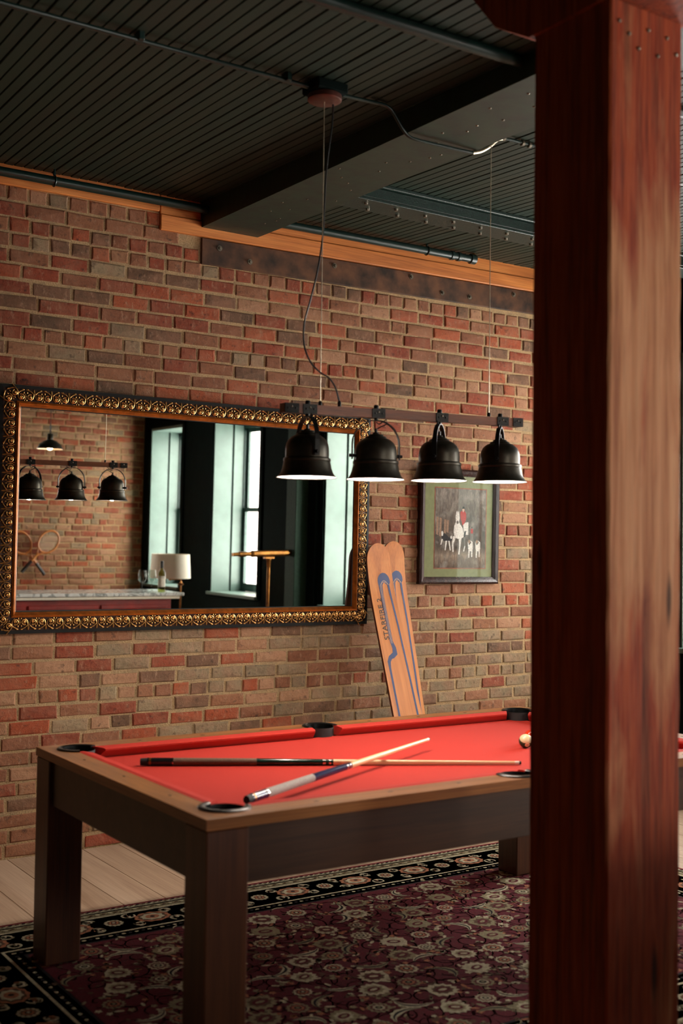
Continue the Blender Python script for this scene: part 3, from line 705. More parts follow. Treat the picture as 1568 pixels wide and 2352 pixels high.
def pocket(cx, cy, r, a0, a1):
    cup = MB(); cup.lathe([(r, .798), (r*.98, .76), (r*.9, .68), (r*.5, .66), (.001, .658)], (cx, cy, 0), 24)
    cup.lathe([(r-.002, .7605), (.001, .7605)], (cx, cy, 0), 24)
    pk = cup.build('pocket', 'hole', tb)
    m_ = MB(); n_ = 24; vs = []; sec = [(-.004, .790), (-.004, .803), (.002, .807), (.014, .806), (.018, .803), (.018, .7995)]
    for i in range(n_+1):
        a = rad(a0+(a1-a0)*i/n_)
        for o, z in sec: vs.append((cx+(r+o)*math.cos(a), cy+(r+o)*math.sin(a), z))
    k_ = len(sec); fs = [(i*k_+j, (i+1)*k_+j, (i+1)*k_+j+1, i*k_+j+1) for i in range(n_) for j in range(k_-1)]+[tuple(range(k_)), tuple(n_*k_+j for j in range(k_))[::-1]]
    m_.add(vs, fs, 0, True); m_.build('pocket_rim', 'leather', pk)
    # black rubber facing behind the mouth
    w_ = MB(); vs = []
    for i in range(n_+1):
        a = rad(a0+(a1-a0)*i/n_)
        for o, z in ((-.003, .758), (-.003, .80)): vs.append((cx+(r+o)*math.cos(a), cy+(r+o)*math.sin(a), z))
    w_.add(vs, [(2*i, 2*i+2, 2*i+3, 2*i+1) for i in range(n_)], 0, True); w_.build('pocket_liner', 'leather', pk)
for cx, cy, m_ in ((PO, y0+PO, 225), (PO, y1-PO, 135), (TX-PO, y1-PO, 45), (TX-PO, y0+PO, 315)): pocket(cx, cy, PR, m_-118, m_+118)
pocket(TX/2, y0+.078, .06, 180-18, 360+18); pocket(TX/2, y1-.078, .06, -18, 198)
for X in [PO+(TX/2-PO)*i/4 for i in (1, 2, 3)]+[TX/2+(TX/2-PO)*i/4 for i in (1, 2, 3)]:
    for yy in (y0+.055, y1-.055): MB().prism([(X-.011, yy), (X, yy-.005), (X+.011, yy), (X, yy+.005)], TH-.0005, TH+.0006).build('rail_sight', 'ink', tb)
for Y in [y0+TW*i/4 for i in (1, 2, 3)]:
    for xx in (.055, TX-.055): MB().prism([(xx-.005, Y), (xx, Y-.011), (xx+.005, Y), (xx, Y+.011)], TH-.0005, TH+.0006).build('rail_sight', 'ink', tb)
LW = .136
for lx in (.003, TX-.003-LW):
    for ly in (y0+.003, y1-.003-LW): MB().box(lx, lx+LW, ly, ly+LW, RZ+.0054, zr-.002, .004).build('leg', 'oak_z', tb)
MB().box(LW, TX-LW, y0+.018, y0+.045, .60, zr, .003).build('apron', 'oak_apron', tb); MB().box(LW, TX-LW, y1-.045, y1-.018, .60, zr, .003).build('apron', 'oak_apron', tb)
MB().box(.018, .045, y0+LW, y1-LW, .60, zr, .003).build('apron', 'oak_apron', tb); MB().box(TX-.045, TX-.018, y0+LW, y1-LW, .60, zr, .003).build('apron', 'oak_apron', tb)

# ------------------------------------------------------------------ cues and balls
def cue(label, a, b, wrap, lacq, fore):
    a, b = Vector(a), Vector(b); d = b-a; L_ = d.length; d.normalize()
    root = thing('pool_cue', a, label, 'cue', 'pool cues lying crossed on the red cloth')
    root.rotation_mode = 'QUATERNION'; root.rotation_quaternion = Vector((1, 0, 0)).rotation_difference(d)
    def seg(nm, x0, x1, r0, r1, mat, parent=root):
        return MB().tube([(x0*L_, 0, 0), ((x0*.97+x1*.03)*L_, 0, 0), (x1*L_, 0, 0)], [r0, r0-(r0-r1)*.03, r1], 14).build(nm, mat, parent, True)
    seg('bumper', 0, .018, .0128, .0142, 'hole'); seg('butt_sleeve', .018, .085, .0148, .0146, lacq); seg('ring', .022, .028, .0150, .0150, 'brass'); seg('ring', .082, .085, .0149, .0149, 'chrome')
    seg('grip', .085, .30, .0146, .0138, wrap); seg('forearm', .30, .50, .0138, .0112, fore); seg('joint_ring', .472, .480, .0119, .0118, 'chrome'); seg('joint_ring', .488, .494, .0117, .0116, 'chrome')
    seg('shaft', .50, .983, .0112, .0066, 'maple'); seg('ferrule', .983, .995, .0067, .0066, 'white'); seg('tip', .995, 1, .0064, .0060, 'ink')
    return root
cue('pool cue with dark green butt and brown grip lying along the cloth', (.269, -1.806, ZB+.0155), (1.516, -2.495, ZB+.0080), 'cue_brown', 'cue_black', 'cue_green')
cue('pool cue with grey grip and navy butt lying across the other cue', (.243, -2.652, .793), (1.408, -2.069, .806), 'cue_grey', 'cue_navy', 'cue_navy')
BR = .0286
def ball(loc, label, mats, mf, rot, num):
    r_ = thing('pool_ball', loc, label, 'ball', 'pool balls by the column')
    q = Matrix.Rotation(rot[2], 4, 'Z') @ Matrix.Rotation(rot[1], 4, 'Y') @ Matrix.Rotation(rot[0], 4, 'X')
    MB().sphere((0, 0, 0), BR, 32, 24, mf=mf, M4=q).build('body', mats, r_, True)
    if num:
        dr = Vector((-.42, -.80, -.42)).normalized(); m4 = dr.to_track_quat('Z', 'Y').to_matrix().to_4x4()
        dsc = MB(); dsc.lathe([(.0095, 0), (.006, .0012), (.001, .0016)], (0, 0, 0), 18, M4=m4 @ Matrix.Translation((0, 0, BR-.0016))); dsc.build('number_disc', 'ball_cream', r_, True)
        text_mesh(num, .011, 'ink', 'number', r_, m4 @ Matrix.Translation((0, -.0035, BR-.0004)), .0004)
    return r_
ball((1.797, -2.217, ZB+BR), 'cream pool ball with green stripe beside the column', ['ball_cream', 'ball_green'], lambda z: 1 if -.62 < z < .36 else 0, (rad(28), rad(-18), 0), '14')
ball((1.900, -2.138, ZB+BR), 'orange-red pool ball half hidden behind the striped ball', ['ball_red'], None, (0, 0, 0), None)

# ------------------------------------------------------------------ hanging billiard light
LX = [.813, 1.120, 1.424, 1.735]
def ly(x): return -2.08-.055*(x-1.119)
def lz(x): return 2.094+.0178*(x-.70)
lt = thing('billiard_light', (1.27, ly(1.27), 3.30), 'wooden bar with four black bell lamps hanging over the pool table', 'pendant light')
def along(x, dy, dz): return (x, ly(x)+dy, lz(x)+dz)
m_ = MB(); h_ = .0165
vs = [along(x, a*h_, b*.017) for x in (.703, 1.845) for a, b in ((-1, -1), (1, -1), (1, 1), (-1, 1))]
m_.add(vs, [(0, 3, 2, 1), (4, 5, 6, 7), (0, 1, 5, 4), (1, 2, 6, 5), (2, 3, 7, 6), (3, 0, 4, 7)]); m_.build('light_bar', 'bar_wood', lt)
def plate(xc, hw, nm):
    o = None; pls = []
    for s_ in (-1, 1):
        m_ = MB(); vs = [along(x, s_*(h_+t), z) for x in (xc-hw, xc+hw) for t, z in ((0, -.0185), (.003, -.0185), (.003, .0185), (0, .0185))]
        m_.add(vs, [(0, 1, 2, 3), (4, 7, 6, 5), (0, 4, 5, 1), (1, 5, 6, 2), (2, 6, 7, 3), (3, 7, 4, 0)])
        o = m_.build(nm, 'iron', lt)
        for dx in (-hw*.55, 0, hw*.55):
            b = MB(); p = Vector(along(xc+dx, s_*(h_+.003), .0 if dx else .006)); b.sphere(p, .0042, 8, 5, sc_=(1, .6, 1)); b.build('screw', 'bolt' if dx == 0 else 'hole', o)
    return o
plate(.735, .030, 'end_plate'); plate(1.815, .026, 'end_plate')
BELL = [(.0, .186), (.012, .186), (.014, .180), (.028, .178), (.031, .171), (.040, .169), (.043, .162), (.053, .159), (.062, .153), (.072, .143), (.079, .129), (.0825, .114), (.0835, .098), (.083, .077), (.0895, .073), (.0905, .069), (.0905, .064), (.0885, .061), (.091, .050), (.094, .034), (.100, .018), (.108, .007), (.116, .0)]
BIN = [(.1145, .0015), (.106, .008), (.096, .022), (.088, .045), (.081, .070), (.079, .104), (.066, .134), (.04, .150), (.001, .155)]
YAZ = [9, 110, 50, 49]; RIMZ = [1.836, 1.841, 1.849, 1.857]
for i, x in enumerate(LX):
    br = plate(x, .030, 'bracket')
    MB().lathe([(.010, .017), (.010, .030), (.008, .034), (.001, .034)], along(x, 0, 0), 12).build('knob', 'iron', br)
    c = (x, ly(x), RIMZ[i]); zt = lz(x)-.017
    sh = MB().lathe(BELL, c, 40).build('bell_shade', 'bell', lt)
    MB().lathe(BIN, c, 40).build('shade_lining', 'bell_in', sh)
    MB().sphere((c[0], c[1], c[2]+.098), .026, 16, 10).build('bulb', 'bulb', sh)
    MB().tube([(c[0], c[1], c[2]+.184), (c[0], c[1], c[2]+.202)], .006, 8).build('cable_gland', 'iron', sh)
    a = rad(YAZ[i]); ax = Vector((math.sin(a), math.cos(a), 0)); nn = Vector((ax.y, -ax.x, 0)); hw = .094; zp = c[2]+.098; ht = zt-.010-zp
    ring = [(-hw, -.018), (-hw, 0)]+[(-hw*math.cos(t), hw*0+(ht-hw)*1+hw*math.sin(t)) for t in [PI*j/14 for j in range(15)]]+[(hw, 0), (hw, -.018)]
    vs = []
    for u, z in ring:
        for t, wd_ in ((0, -.009), (0, .009), (1, .009), (1, -.009)):
            uu = u*(1+.035*t) if abs(u) > 1e-6 else u; zz = z+(.003*t if abs(u) < hw*.8 else 0)
            vs.append(Vector((c[0], c[1], zp+zz))+ax*uu+nn*wd_)
    fs = [(j*4+k, j*4+(k+1) % 4, (j+1)*4+(k+1) % 4, (j+1)*4+k) for j in range(len(ring)-1) for k in range(4)]
    yk = MB().add(vs, fs).build('yoke', 'iron', lt)
    for s_ in (-1, 1):
        p = Vector((c[0], c[1], zp-.004))+ax*s_*hw; MB().tube([p-ax*s_*.012, p+ax*s_*.014], [.007, .0065], 10).build('pivot_bolt', 'iron', yk)
    MB().tube([(c[0], c[1], zp+ht-.002), (c[0], c[1], zt+.002)], .008, 10).build('stem', 'iron', yk)
    top = Vector((c[0], c[1], c[2]+.198)); hx = -ax if i in (0, 2, 3) else ax
    pts = [top, top+Vector((0, 0, .012))+hx*.02, top+Vector((0, 0, .024))+hx*.045, top+Vector((0, 0, .042))+hx*.042, Vector((c[0], c[1], zt-.024))+hx*.012, Vector((c[0], c[1], zt-.016))]
    MB().tube(pts, .0026, 6).build('lamp_cable', 'cord', sh)
    ld = bpy.data.lights.new('bulb_light', 'POINT'); ld.energy = LAMP_W; ld.color = LAMP_C; ld.shadow_soft_size = .035
    lo = bpy.data.objects.new('bulb_light', ld); COL.objects.link(lo); lo.location = (c[0], c[1], c[2]+.035)
for x, zt in ((.867, 3.292), (1.675, 3.272)):
    b = along(x, 0, .017); MB().tube([b, (x, ly(x), zt)], .0017, 6).build('suspension_wire', 'wire', lt)
    MB().lathe([(.007, 0), (.007, .014), (.004, .018), (.001, .018)], b, 10).build('wire_grip', 'iron', lt)
b = along(.952, 0, .017); MB().lathe([(.007, 0), (.007, .018), (.004, .024)], b, 10).build('wire_grip', 'iron', lt)
# the slack power cord, hanging in a wave between canopy and bar
pts = [Vector(p) for p in [(0.912, -2.06, 3.306), (0.907, -2.061, 3.206), (0.885, -2.062, 3.048), (0.876, -2.063, 2.893), (0.87, -2.064, 2.773), (0.848, -2.065, 2.635), (0.816, -2.066, 2.513), (0.791, -2.066, 2.426), (0.79, -2.067, 2.343), (0.818, -2.068, 2.279), (0.863, -2.069, 2.242), (0.902, -2.07, 2.224), (0.932, -2.071, 2.19), (0.951, -2.072, 2.144)]]; pts[-1] = Vector(along(.952, 0, .036))
def smooth(p, k=4):
    out = []
    for i in range(len(p)-1):
        a, b, c, d = p[max(i-1, 0)], p[i], p[i+1], p[min(i+2, len(p)-1)]
        for j in range(k):
            t = j/k; out.append(.5*((2*b)+(c-a)*t+(2*a-5*b+4*c-d)*t*t+(3*b-a-3*c+d)*t**3))
    return out+[p[-1]]
MB().tube(smooth(pts), .0035, 8).build('power_cord', 'cord', lt)
cn = MB().lathe([(.001, 0), (.060, 0), (.066, .004), (.066, .022), (.060, .026), (.001, .026)], (.868, ly(.868), 3.292), 32).build('canopy', 'copper', lt)
MB().box(.80, .94, ly(.868)-.06, ly(.868)+.06, 3.318, cz(-2.06)+.0, .006).build('junction_box', 'black_green', lt)

# ------------------------------------------------------------------ pipes and conduit
def pipe_thing(name, label, cat, pts, r, mat='pipe', n=14):
    t_ = thing(name, pts[0], label, cat, 'green pipes under the ceiling' if 'pipe' in name else None); MB().tube(pts, r, n).build('tube', mat, t_); return t_
sp = pipe_thing('sprinkler_pipe', 'dark green pipe running along the top of the brick wall', 'pipe', [(-.9, -.10, 3.412), (.224, -.10, 3.423), (3.27, -.10, 3.445)], .0235)
for x, s_ in ((.502, 1), (2.90, 1), (-.4, 1)):
    zc = 3.423+.0072*(x-.224); h = MB(); h.tube([(x+.026*math.cos(t), -.10, zc) if 0 else (x, -.10+.026*math.cos(t), zc+.026*math.sin(t)) for t in [2*PI*j/16 for j in range(17)]], .0045, 6)
    h.tube([(x, -.10, zc+.026), (x, -.10, cz(-.1)+.01)], .005, 8); h.lathe([(.008, 0), (.008, .012)], (x, -.10, zc+.03), 6); h.build('hanger', 'pipe', sp)
for x in (3.10, 3.155): MB().lathe([(.0235, -.012), (.029, -.010), (.029, .010), (.0235, .012)], n=16, M4=Matrix.Translation((x, -.10, 3.4437)) @ Matrix.Rotation(PI/2, 4, 'Y')).build('coupling', 'pipe', sp)
MB().lathe([(.024, -.025), (.032, -.02), (.032, .018), (.024, .024), (.001, .024)], n=18, M4=Matrix.Translation((3.27, -.10, 3.445)) @ Matrix.Rotation(PI/2, 4, 'Y')).build('end_elbow', 'pipe', sp)
hd = MB(); hd.lathe([(.011, .02), (.011, .040), (.006, .044)], (3.28, -.10, 3.445), 10)
hd.tube([(3.268, -.10, 3.487), (3.266, -.10, 3.505), (3.28, -.10, 3.52), (3.294, -.10, 3.505), (3.292, -.10, 3.487)], .003, 6); hd.lathe([(.001, .078), (.018, .076), (.018, .074)], (3.28, -.10, 3.445), 12); hd.build('sprinkler_head', 'brass', sp)
bp_ = pipe_thing('overhead_pipe', 'thick dark green pipe crossing in front of the beam', 'pipe', [(-1.2, -2.74, 3.285), (XW, -2.80, 3.318)], .022)
for x in (-.3, 2.6): MB().tube([(x, -2.77, 3.30), (x, -2.77, cz(-2.77)+.01)], .006, 8).build('hanger', 'pipe', bp_)
cpts = [Vector((-1.4, -2.06, 3.332)), Vector((.797, -2.06, 3.336))]
cd1 = pipe_thing('conduit', 'thin green conduit running from the left to the lamp canopy', 'conduit', cpts, .0095)
for x in (-.6, .1, .7): MB().box(x-.01, x+.01, -2.085, -2.035, 3.33, cz(-2.06)+.005, .002).build('strap', 'pipe', cd1)
cp2 = [Vector(p) for p in [(0.932, -2.06, 3.337), (0.983, -2.06, 3.34), (1.077, -2.06, 3.344), (1.151, -2.06, 3.347), (1.19, -2.06, 3.335), (1.221, -2.06, 3.301), (1.257, -2.06, 3.261), (1.301, -2.06, 3.241), (1.418, -2.06, 3.241), (1.557, -2.06, 3.244), (1.617, -2.06, 3.247), (1.664, -2.06, 3.264), (1.713, -2.06, 3.296), (1.749, -2.06, 3.328), (1.789, -2.06, 3.346)]]
cd2 = thing('conduit', cp2[0], 'bent grey-green conduit dipping under the beam beside the lamp wires', 'conduit')
MB().tube(smooth(cp2[:11], 4), .0075, 10).build('tube', 'pipe', cd2); MB().tube(smooth(cp2[10:], 4), .0080, 10).build('bare_bend', 'wire', cd2)
e = cp2[-1]; MB().tube([e, e+Vector((.3, 0, .005)), e+Vector((1.4, 0, .02))], .007, 10).build('tube', 'pipe', cd2)
for dx in (-.05, .0, .11, .15): MB().lathe([(.008, -.008), (.012, -.006), (.012, .006), (.008, .008)], n=12, M4=Matrix.Translation(e+Vector((dx, 0, .0))) @ Matrix.Rotation(PI/2, 4, 'Y')).build('coupling', 'bolt', cd2)

# ------------------------------------------------------------------ gilt mirror (leans slightly out at the top)
mr = thing('wall_mirror', (1.39, -.036, 1.755), 'large mirror in an ornate carved gilt frame on the brick wall', 'mirror')
X0, X1, Z0, Z1 = .264-1.39, 2.52-1.39, 1.127-1.755, 2.376-1.755
def frame_strips(i0, i1, d0, d1, nm, mat, parent, ym0, ym1):
    # mitred strips between insets i0 and i1; depth profile linear
    for k in range(4):
        def q(i, c):
            return [(X0+i, Z0+i), (X1-i, Z0+i), (X1-i, Z1-i), (X0+i, Z1-i)][c]
        a, b = k, (k+1) % 4; P = [q(i0, a), q(i0, b), q(i1, b), q(i1, a)]
        vs = [(x, -d, z) for (x, z), d in zip(P, (d0, d0, d1, d1))]+[(x, .012, z) for x, z in P]
        MB().add(vs, [(0, 1, 2, 3), (4, 7, 6, 5), (0, 4, 5, 1), (2, 6, 7, 3), (1, 5, 6, 2), (3, 7, 4, 0)]).build(nm, mat, parent, True)
frame_strips(0, .017, .012, .014, 'frame_edge', 'frame_black', mr, 0, 0)
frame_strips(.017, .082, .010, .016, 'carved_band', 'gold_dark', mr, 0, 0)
frame_strips(.082, .092, .022, .030, 'gilt_bead', 'gold_bead', mr, 0, 0); frame_strips(.092, .100, .028, .018, 'gilt_bead', 'gold_bead', mr, 0, 0); frame_strips(.100, .108, .020, .008, 'gilt_bead', 'gold_bead', mr, 0, 0); frame_strips(.108, .113, .006, .002, 'inner_lip', 'ink', mr, 0, 0)
MB().box(X0+.10, X1-.10, -.0025, .004, Z0+.10, Z1-.10).build('mirror_glass', 'mirror', mr, True)
mo = MB()          # one heart-shaped scroll, local: x along, z outward from the glass (0 .. .065)
for s_ in (-1, 1):
    sp_ = []
    for i in range(19):
        t = i/18; a = 1.0+t*8.2; r_ = .0155*(1-.80*t); sp_.append((s_*(.0215+r_*math.cos(a)), -.020-.006*t, .0215+r_*math.sin(a)))
    st = [(s_*.004, -.014, .060), (s_*.016, -.017, .056), (s_*.030, -.018, .049), (s_*.0415, -.019, .036), (s_*.041, -.020, .022)]
    mo.tube([(s_*.0445, -.013, .063), (s_*.043, -.017, .048), (s_*.0405, -.020, .030), (s_*.037, -.021, .016), (s_*.026, -.021, .006)], [.002, .003, .0032, .0032, .0026], 6)
    mo.tube(sp_, [.0042-.0022*i/18 for i in range(19)], 6); mo.tube(st, [.0022, .0034, .0032, .003, .002], 6)
    mo.sphere((s_*.0215, -.021, .0215), .0055, 8, 6); mo.sphere((s_*.0062, -.018, .006), .0036, 8, 5, sc_=(1, 1, 1.6)); mo.sphere((s_*.0085, -.017, .044), .0040, 8, 5, sc_=(1, 1, 1.8)); mo.sphere((s_*.012, -.015, .060), .0035, 8, 5, sc_=(1.6, 1, 1))
mo.tube([(0, -.016, .010), (0, -.019, .024), (0, -.016, .040)], [.0025, .0042, .002], 6)
mme = mo.mesh('scroll_ornament', 'gold')
def scrolls(n_, p0, p1, inx, inz, rot):
    for i in range(n_):
        t = (i+.5)/n_; o = bpy.data.objects.new('scroll_ornament', mme); COL.objects.link(o); o.parent = mr
        o.location = (p0[0]+(p1[0]-p0[0])*t, 0, p0[1]+(p1[1]-p0[1])*t); o.rotation_euler = (0, rot, 0)
        o.scale = (math.hypot(p1[0]-p0[0], p1[1]-p0[1])/n_/.0905, 1, 1)
ii = .082
scrolls(23, (X0+ii, Z1-ii), (X1-ii, Z1-ii), 0, 1, 0); scrolls(23, (X1-ii, Z0+ii), (X0+ii, Z0+ii), 0, -1, PI)
scrolls(12, (X1-ii, Z1-ii), (X1-ii, Z0+ii), 1, 0, PI/2); scrolls(12, (X0+ii, Z0+ii), (X0+ii, Z1-ii), -1, 0, -PI/2)
for cx, cz_, a in ((X0+.05, Z1-.05, -PI/4), (X1-.05, Z1-.05, PI/4), (X1-.05, Z0+.05, 3*PI/4), (X0+.05, Z0+.05, -3*PI/4)):
    o = bpy.data.objects.new('scroll_ornament', mme); COL.objects.link(o); o.parent = mr; o.location = (cx-.032*math.sin(a), 0, cz_-.032*math.cos(a)); o.rotation_euler = (0, a, 0)
mr.rotation_euler = (.0112, 0, 0)

# ------------------------------------------------------------------ framed hunting print
pc = thing('framed_picture', (3.245, -.01, 1.73), 'dark framed hunting print with sage green mount on brick beside the skis', 'picture')
X0, X1, Z0, Z1 = -.325, .325, -.366, .366
frame_strips(0, .012, .022, .030, 'frame_moulding', 'frame_brown', pc, 0, 0); frame_strips(.012, .028, .030, .022, 'frame_moulding', 'frame_brown', pc, 0, 0); frame_strips(.028, .045, .020, .010, 'frame_moulding', 'frame_brown', pc, 0, 0)
MB().box(X0+.04, X1-.04, -.006, .004, Z0+.04, Z1-.04).build('mount_board', 'mat_green', pc, True)
PX0, PX1, PZ0, PZ1 = -.197, .222, -.264, .242
MB().box(PX0-.006, PX1+.006, -.0066, -.005, PZ0-.006, PZ1+.006).build('mount_line', 'red_line', pc, True)
k = NT('sepia_woodland_print'); p = k.pos(True); nn_ = k.noise(k.pos(True, (1, 1, .3)), 60, 7, .7, .5); n3 = k.noise(p, 14, 5, .6)
sx = k.n('ShaderNodeSeparateXYZ'); k.l(p, sx.inputs[0]); mr_ = k.n('ShaderNodeMapRange'); k.l(sx.outputs[2], mr_.inputs[0]); mr_.inputs[1].default_value = -.26; mr_.inputs[2].default_value = .25
g = k.ramp(mr_.outputs[0], [(0, (120, 104, 90)), (.15, (168, 152, 136)), (.25, (104, 92, 82)), (.5, (112, 102, 94)), (.75, (142, 134, 126)), (1, (160, 154, 148))])
c = k.mix(.75, g, k.ramp(nn_, [(.3, (46, 40, 36)), (.5, (128, 116, 104)), (.72, (196, 188, 178))]), 'OVERLAY'); c = k.mix(k.ramp(n3, [(.5, (0, 0, 0)), (.8, (.6, .6, .6))]), c, (186, 176, 166)); k.base(c); k.rough(.9); M['print'] = k.m
MB().box(PX0, PX1, -.0074, -.006, PZ0, PZ1).build('print_sheet', 'print', pc, True)
PC = {'print_white': (226, 216, 206), 'print_red': (176, 54, 52), 'print_dark': (46, 42, 42), 'print_grey': (118, 108, 100), 'print_skin': (214, 170, 148), 'print_tan': (150, 118, 96)}
for a, c in PC.items(): M[a] = plain(a, c, .9, var=.15, scale=120)
# picture coordinates (u 0..1 right, v 0..1 down) taken over the sheet
def pp(u, v, d=0): return (PX0+(PX1-PX0)*u, -.0076-.0003*d, PZ1-(PZ1-PZ0)*v)
class Art:
    def __init__(s, nm): s.nm = nm; s.b = MB(); s.m = list(PC)
    def p(s, pts, col, d=0): s.b.flat(pts, lambda u, v: pp(u, v, d), s.m.index(col)); return s
    def e(s, u, v, ru, rv, col, d=0): return s.p([(u+ru*math.cos(2*PI*i/16), v-rv*math.sin(2*PI*i/16)) for i in range(16)], col, d)
    def ln(s, u0, v0, u1, v1, w0, w1, col, d=0): return s.p([(u0-w0, v0), (u1-w1, v1), (u1+w1, v1), (u0+w0, v0)], col, d)
    def done(s): s.b.build(s.nm, s.m, pc, True)
A = Art('painted_fence')
for u, v0, v1 in ((.02, .36, .58), (.08, .37, .60), (.17, .39, .56), (.22, .395, .55)): A.p([(u, v1), (u+.04, v1+.01), (u+.045, v0+.005), (u+.005, v0)], 'print_tan', 1)
A.done()
A = Art('painted_horse')
A.p([(.385, .62), (.36, .55), (.37, .47), (.40, .42), (.395, .345), (.405, .30), (.42, .275), (.44, .30), (.455, .275), (.465, .31), (.475, .37), (.465, .42), (.49, .45), (.54, .50), (.565, .56), (.555, .61), (.52, .625), (.46, .635)], 'print_white', 2)
A.e(.435, .425, .022, .02, 'print_grey', 3); A.ln(.38, .60, .345, .70, .03, .016, 'print_white', 2).ln(.345, .70, .355, .80, .014, .012, 'print_white', 2).ln(.49, .61, .485, .73, .028, .014, 'print_white', 2).ln(.485, .73, .47, .83, .013, .014, 'print_white', 2).ln(.57, .60, .585, .72, .02, .01, 'print_grey', 1).ln(.585, .72, .565, .79, .01, .01, 'print_white', 1).ln(.63, .42, .62, .58, .02, .03, 'print_white', 1)
A.p([(.36, .81), (.375, .81), (.38, .83), (.35, .83)], 'print_grey', 3); A.p([(.455, .835), (.49, .835), (.49, .855), (.45, .855)], 'print_grey', 3); A.done()
A = Art('painted_rider')
A.p([(.485, .295), (.52, .275), (.57, .28), (.60, .31), (.605, .37), (.585, .41), (.56, .44), (.54, .465), (.525, .45), (.515, .41), (.495, .385), (.485, .34)], 'print_red', 4)
A.e(.545, .262, .022, .024, 'print_skin', 4).p([(.518, .252), (.535, .222), (.555, .22), (.575, .25)], 'print_dark', 5); A.p([(.53, .28), (.55, .28), (.54, .30)], 'print_white', 5)
A.p([(.545, .45), (.60, .42), (.615, .46), (.60, .52), (.575, .55), (.555, .52)], 'print_white', 4).ln(.59, .53, .575, .61, .016, .012, 'print_dark', 4); A.done()
A = Art('painted_far_rider'); A.e(.72, .485, .01, .012, 'print_dark', 1).p([(.70, .50), (.74, .50), (.745, .56), (.70, .56)], 'print_red', 1).p([(.69, .56), (.75, .56), (.76, .66), (.74, .68), (.70, .68), (.69, .64)], 'print_grey', 1); A.done()
for du, fl_ in ((.10, 1), ):
    A = Art('painted_hound'); A.p([(.12, .55), (.14, .535), (.165, .57), (.23, .59), (.27, .62), (.32, .60), (.34, .63), (.31, .665), (.27, .675), (.22, .67), (.17, .66), (.13, .63)], 'print_dark', 3)
    A.p([(.12, .55), (.14, .535), (.16, .56), (.15, .60), (.125, .60)], 'print_white', 4).ln(.14, .64, .115, .71, .014, .008, 'print_white', 4).ln(.22, .66, .20, .78, .016, .010, 'print_white', 4).ln(.27, .66, .30, .78, .014, .010, 'print_white', 4).e(.315, .615, .02, .02, 'print_white', 5); A.done()
for u0 in (.64, .79):
    A = Art('painted_hound'); A.p([(u0, .66), (u0+.05, .645), (u0+.10, .67), (u0+.105, .76), (u0+.06, .79), (u0+.01, .76)], 'print_white', 3).p([(u0, .66), (u0+.05, .645), (u0+.07, .68), (u0+.03, .71)], 'print_dark', 4).e(u0+.03, .665, .022, .024, 'print_tan', 5)
    A.ln(u0+.03, .77, u0+.025, .87, .014, .010, 'print_white', 3).ln(u0+.085, .77, u0+.085, .86, .014, .010, 'print_white', 3).ln(u0+.06, .78, u0+.06, .82, .010, .008, 'print_grey', 2); A.done()
MB().box(X0+.042, X1-.042, -.0135, -.0115, Z0+.042, Z1-.042).build('glass', 'pic_glass', pc, True)
pc.rotation_euler = (.012, 0, 0); pc.location.y = -.016

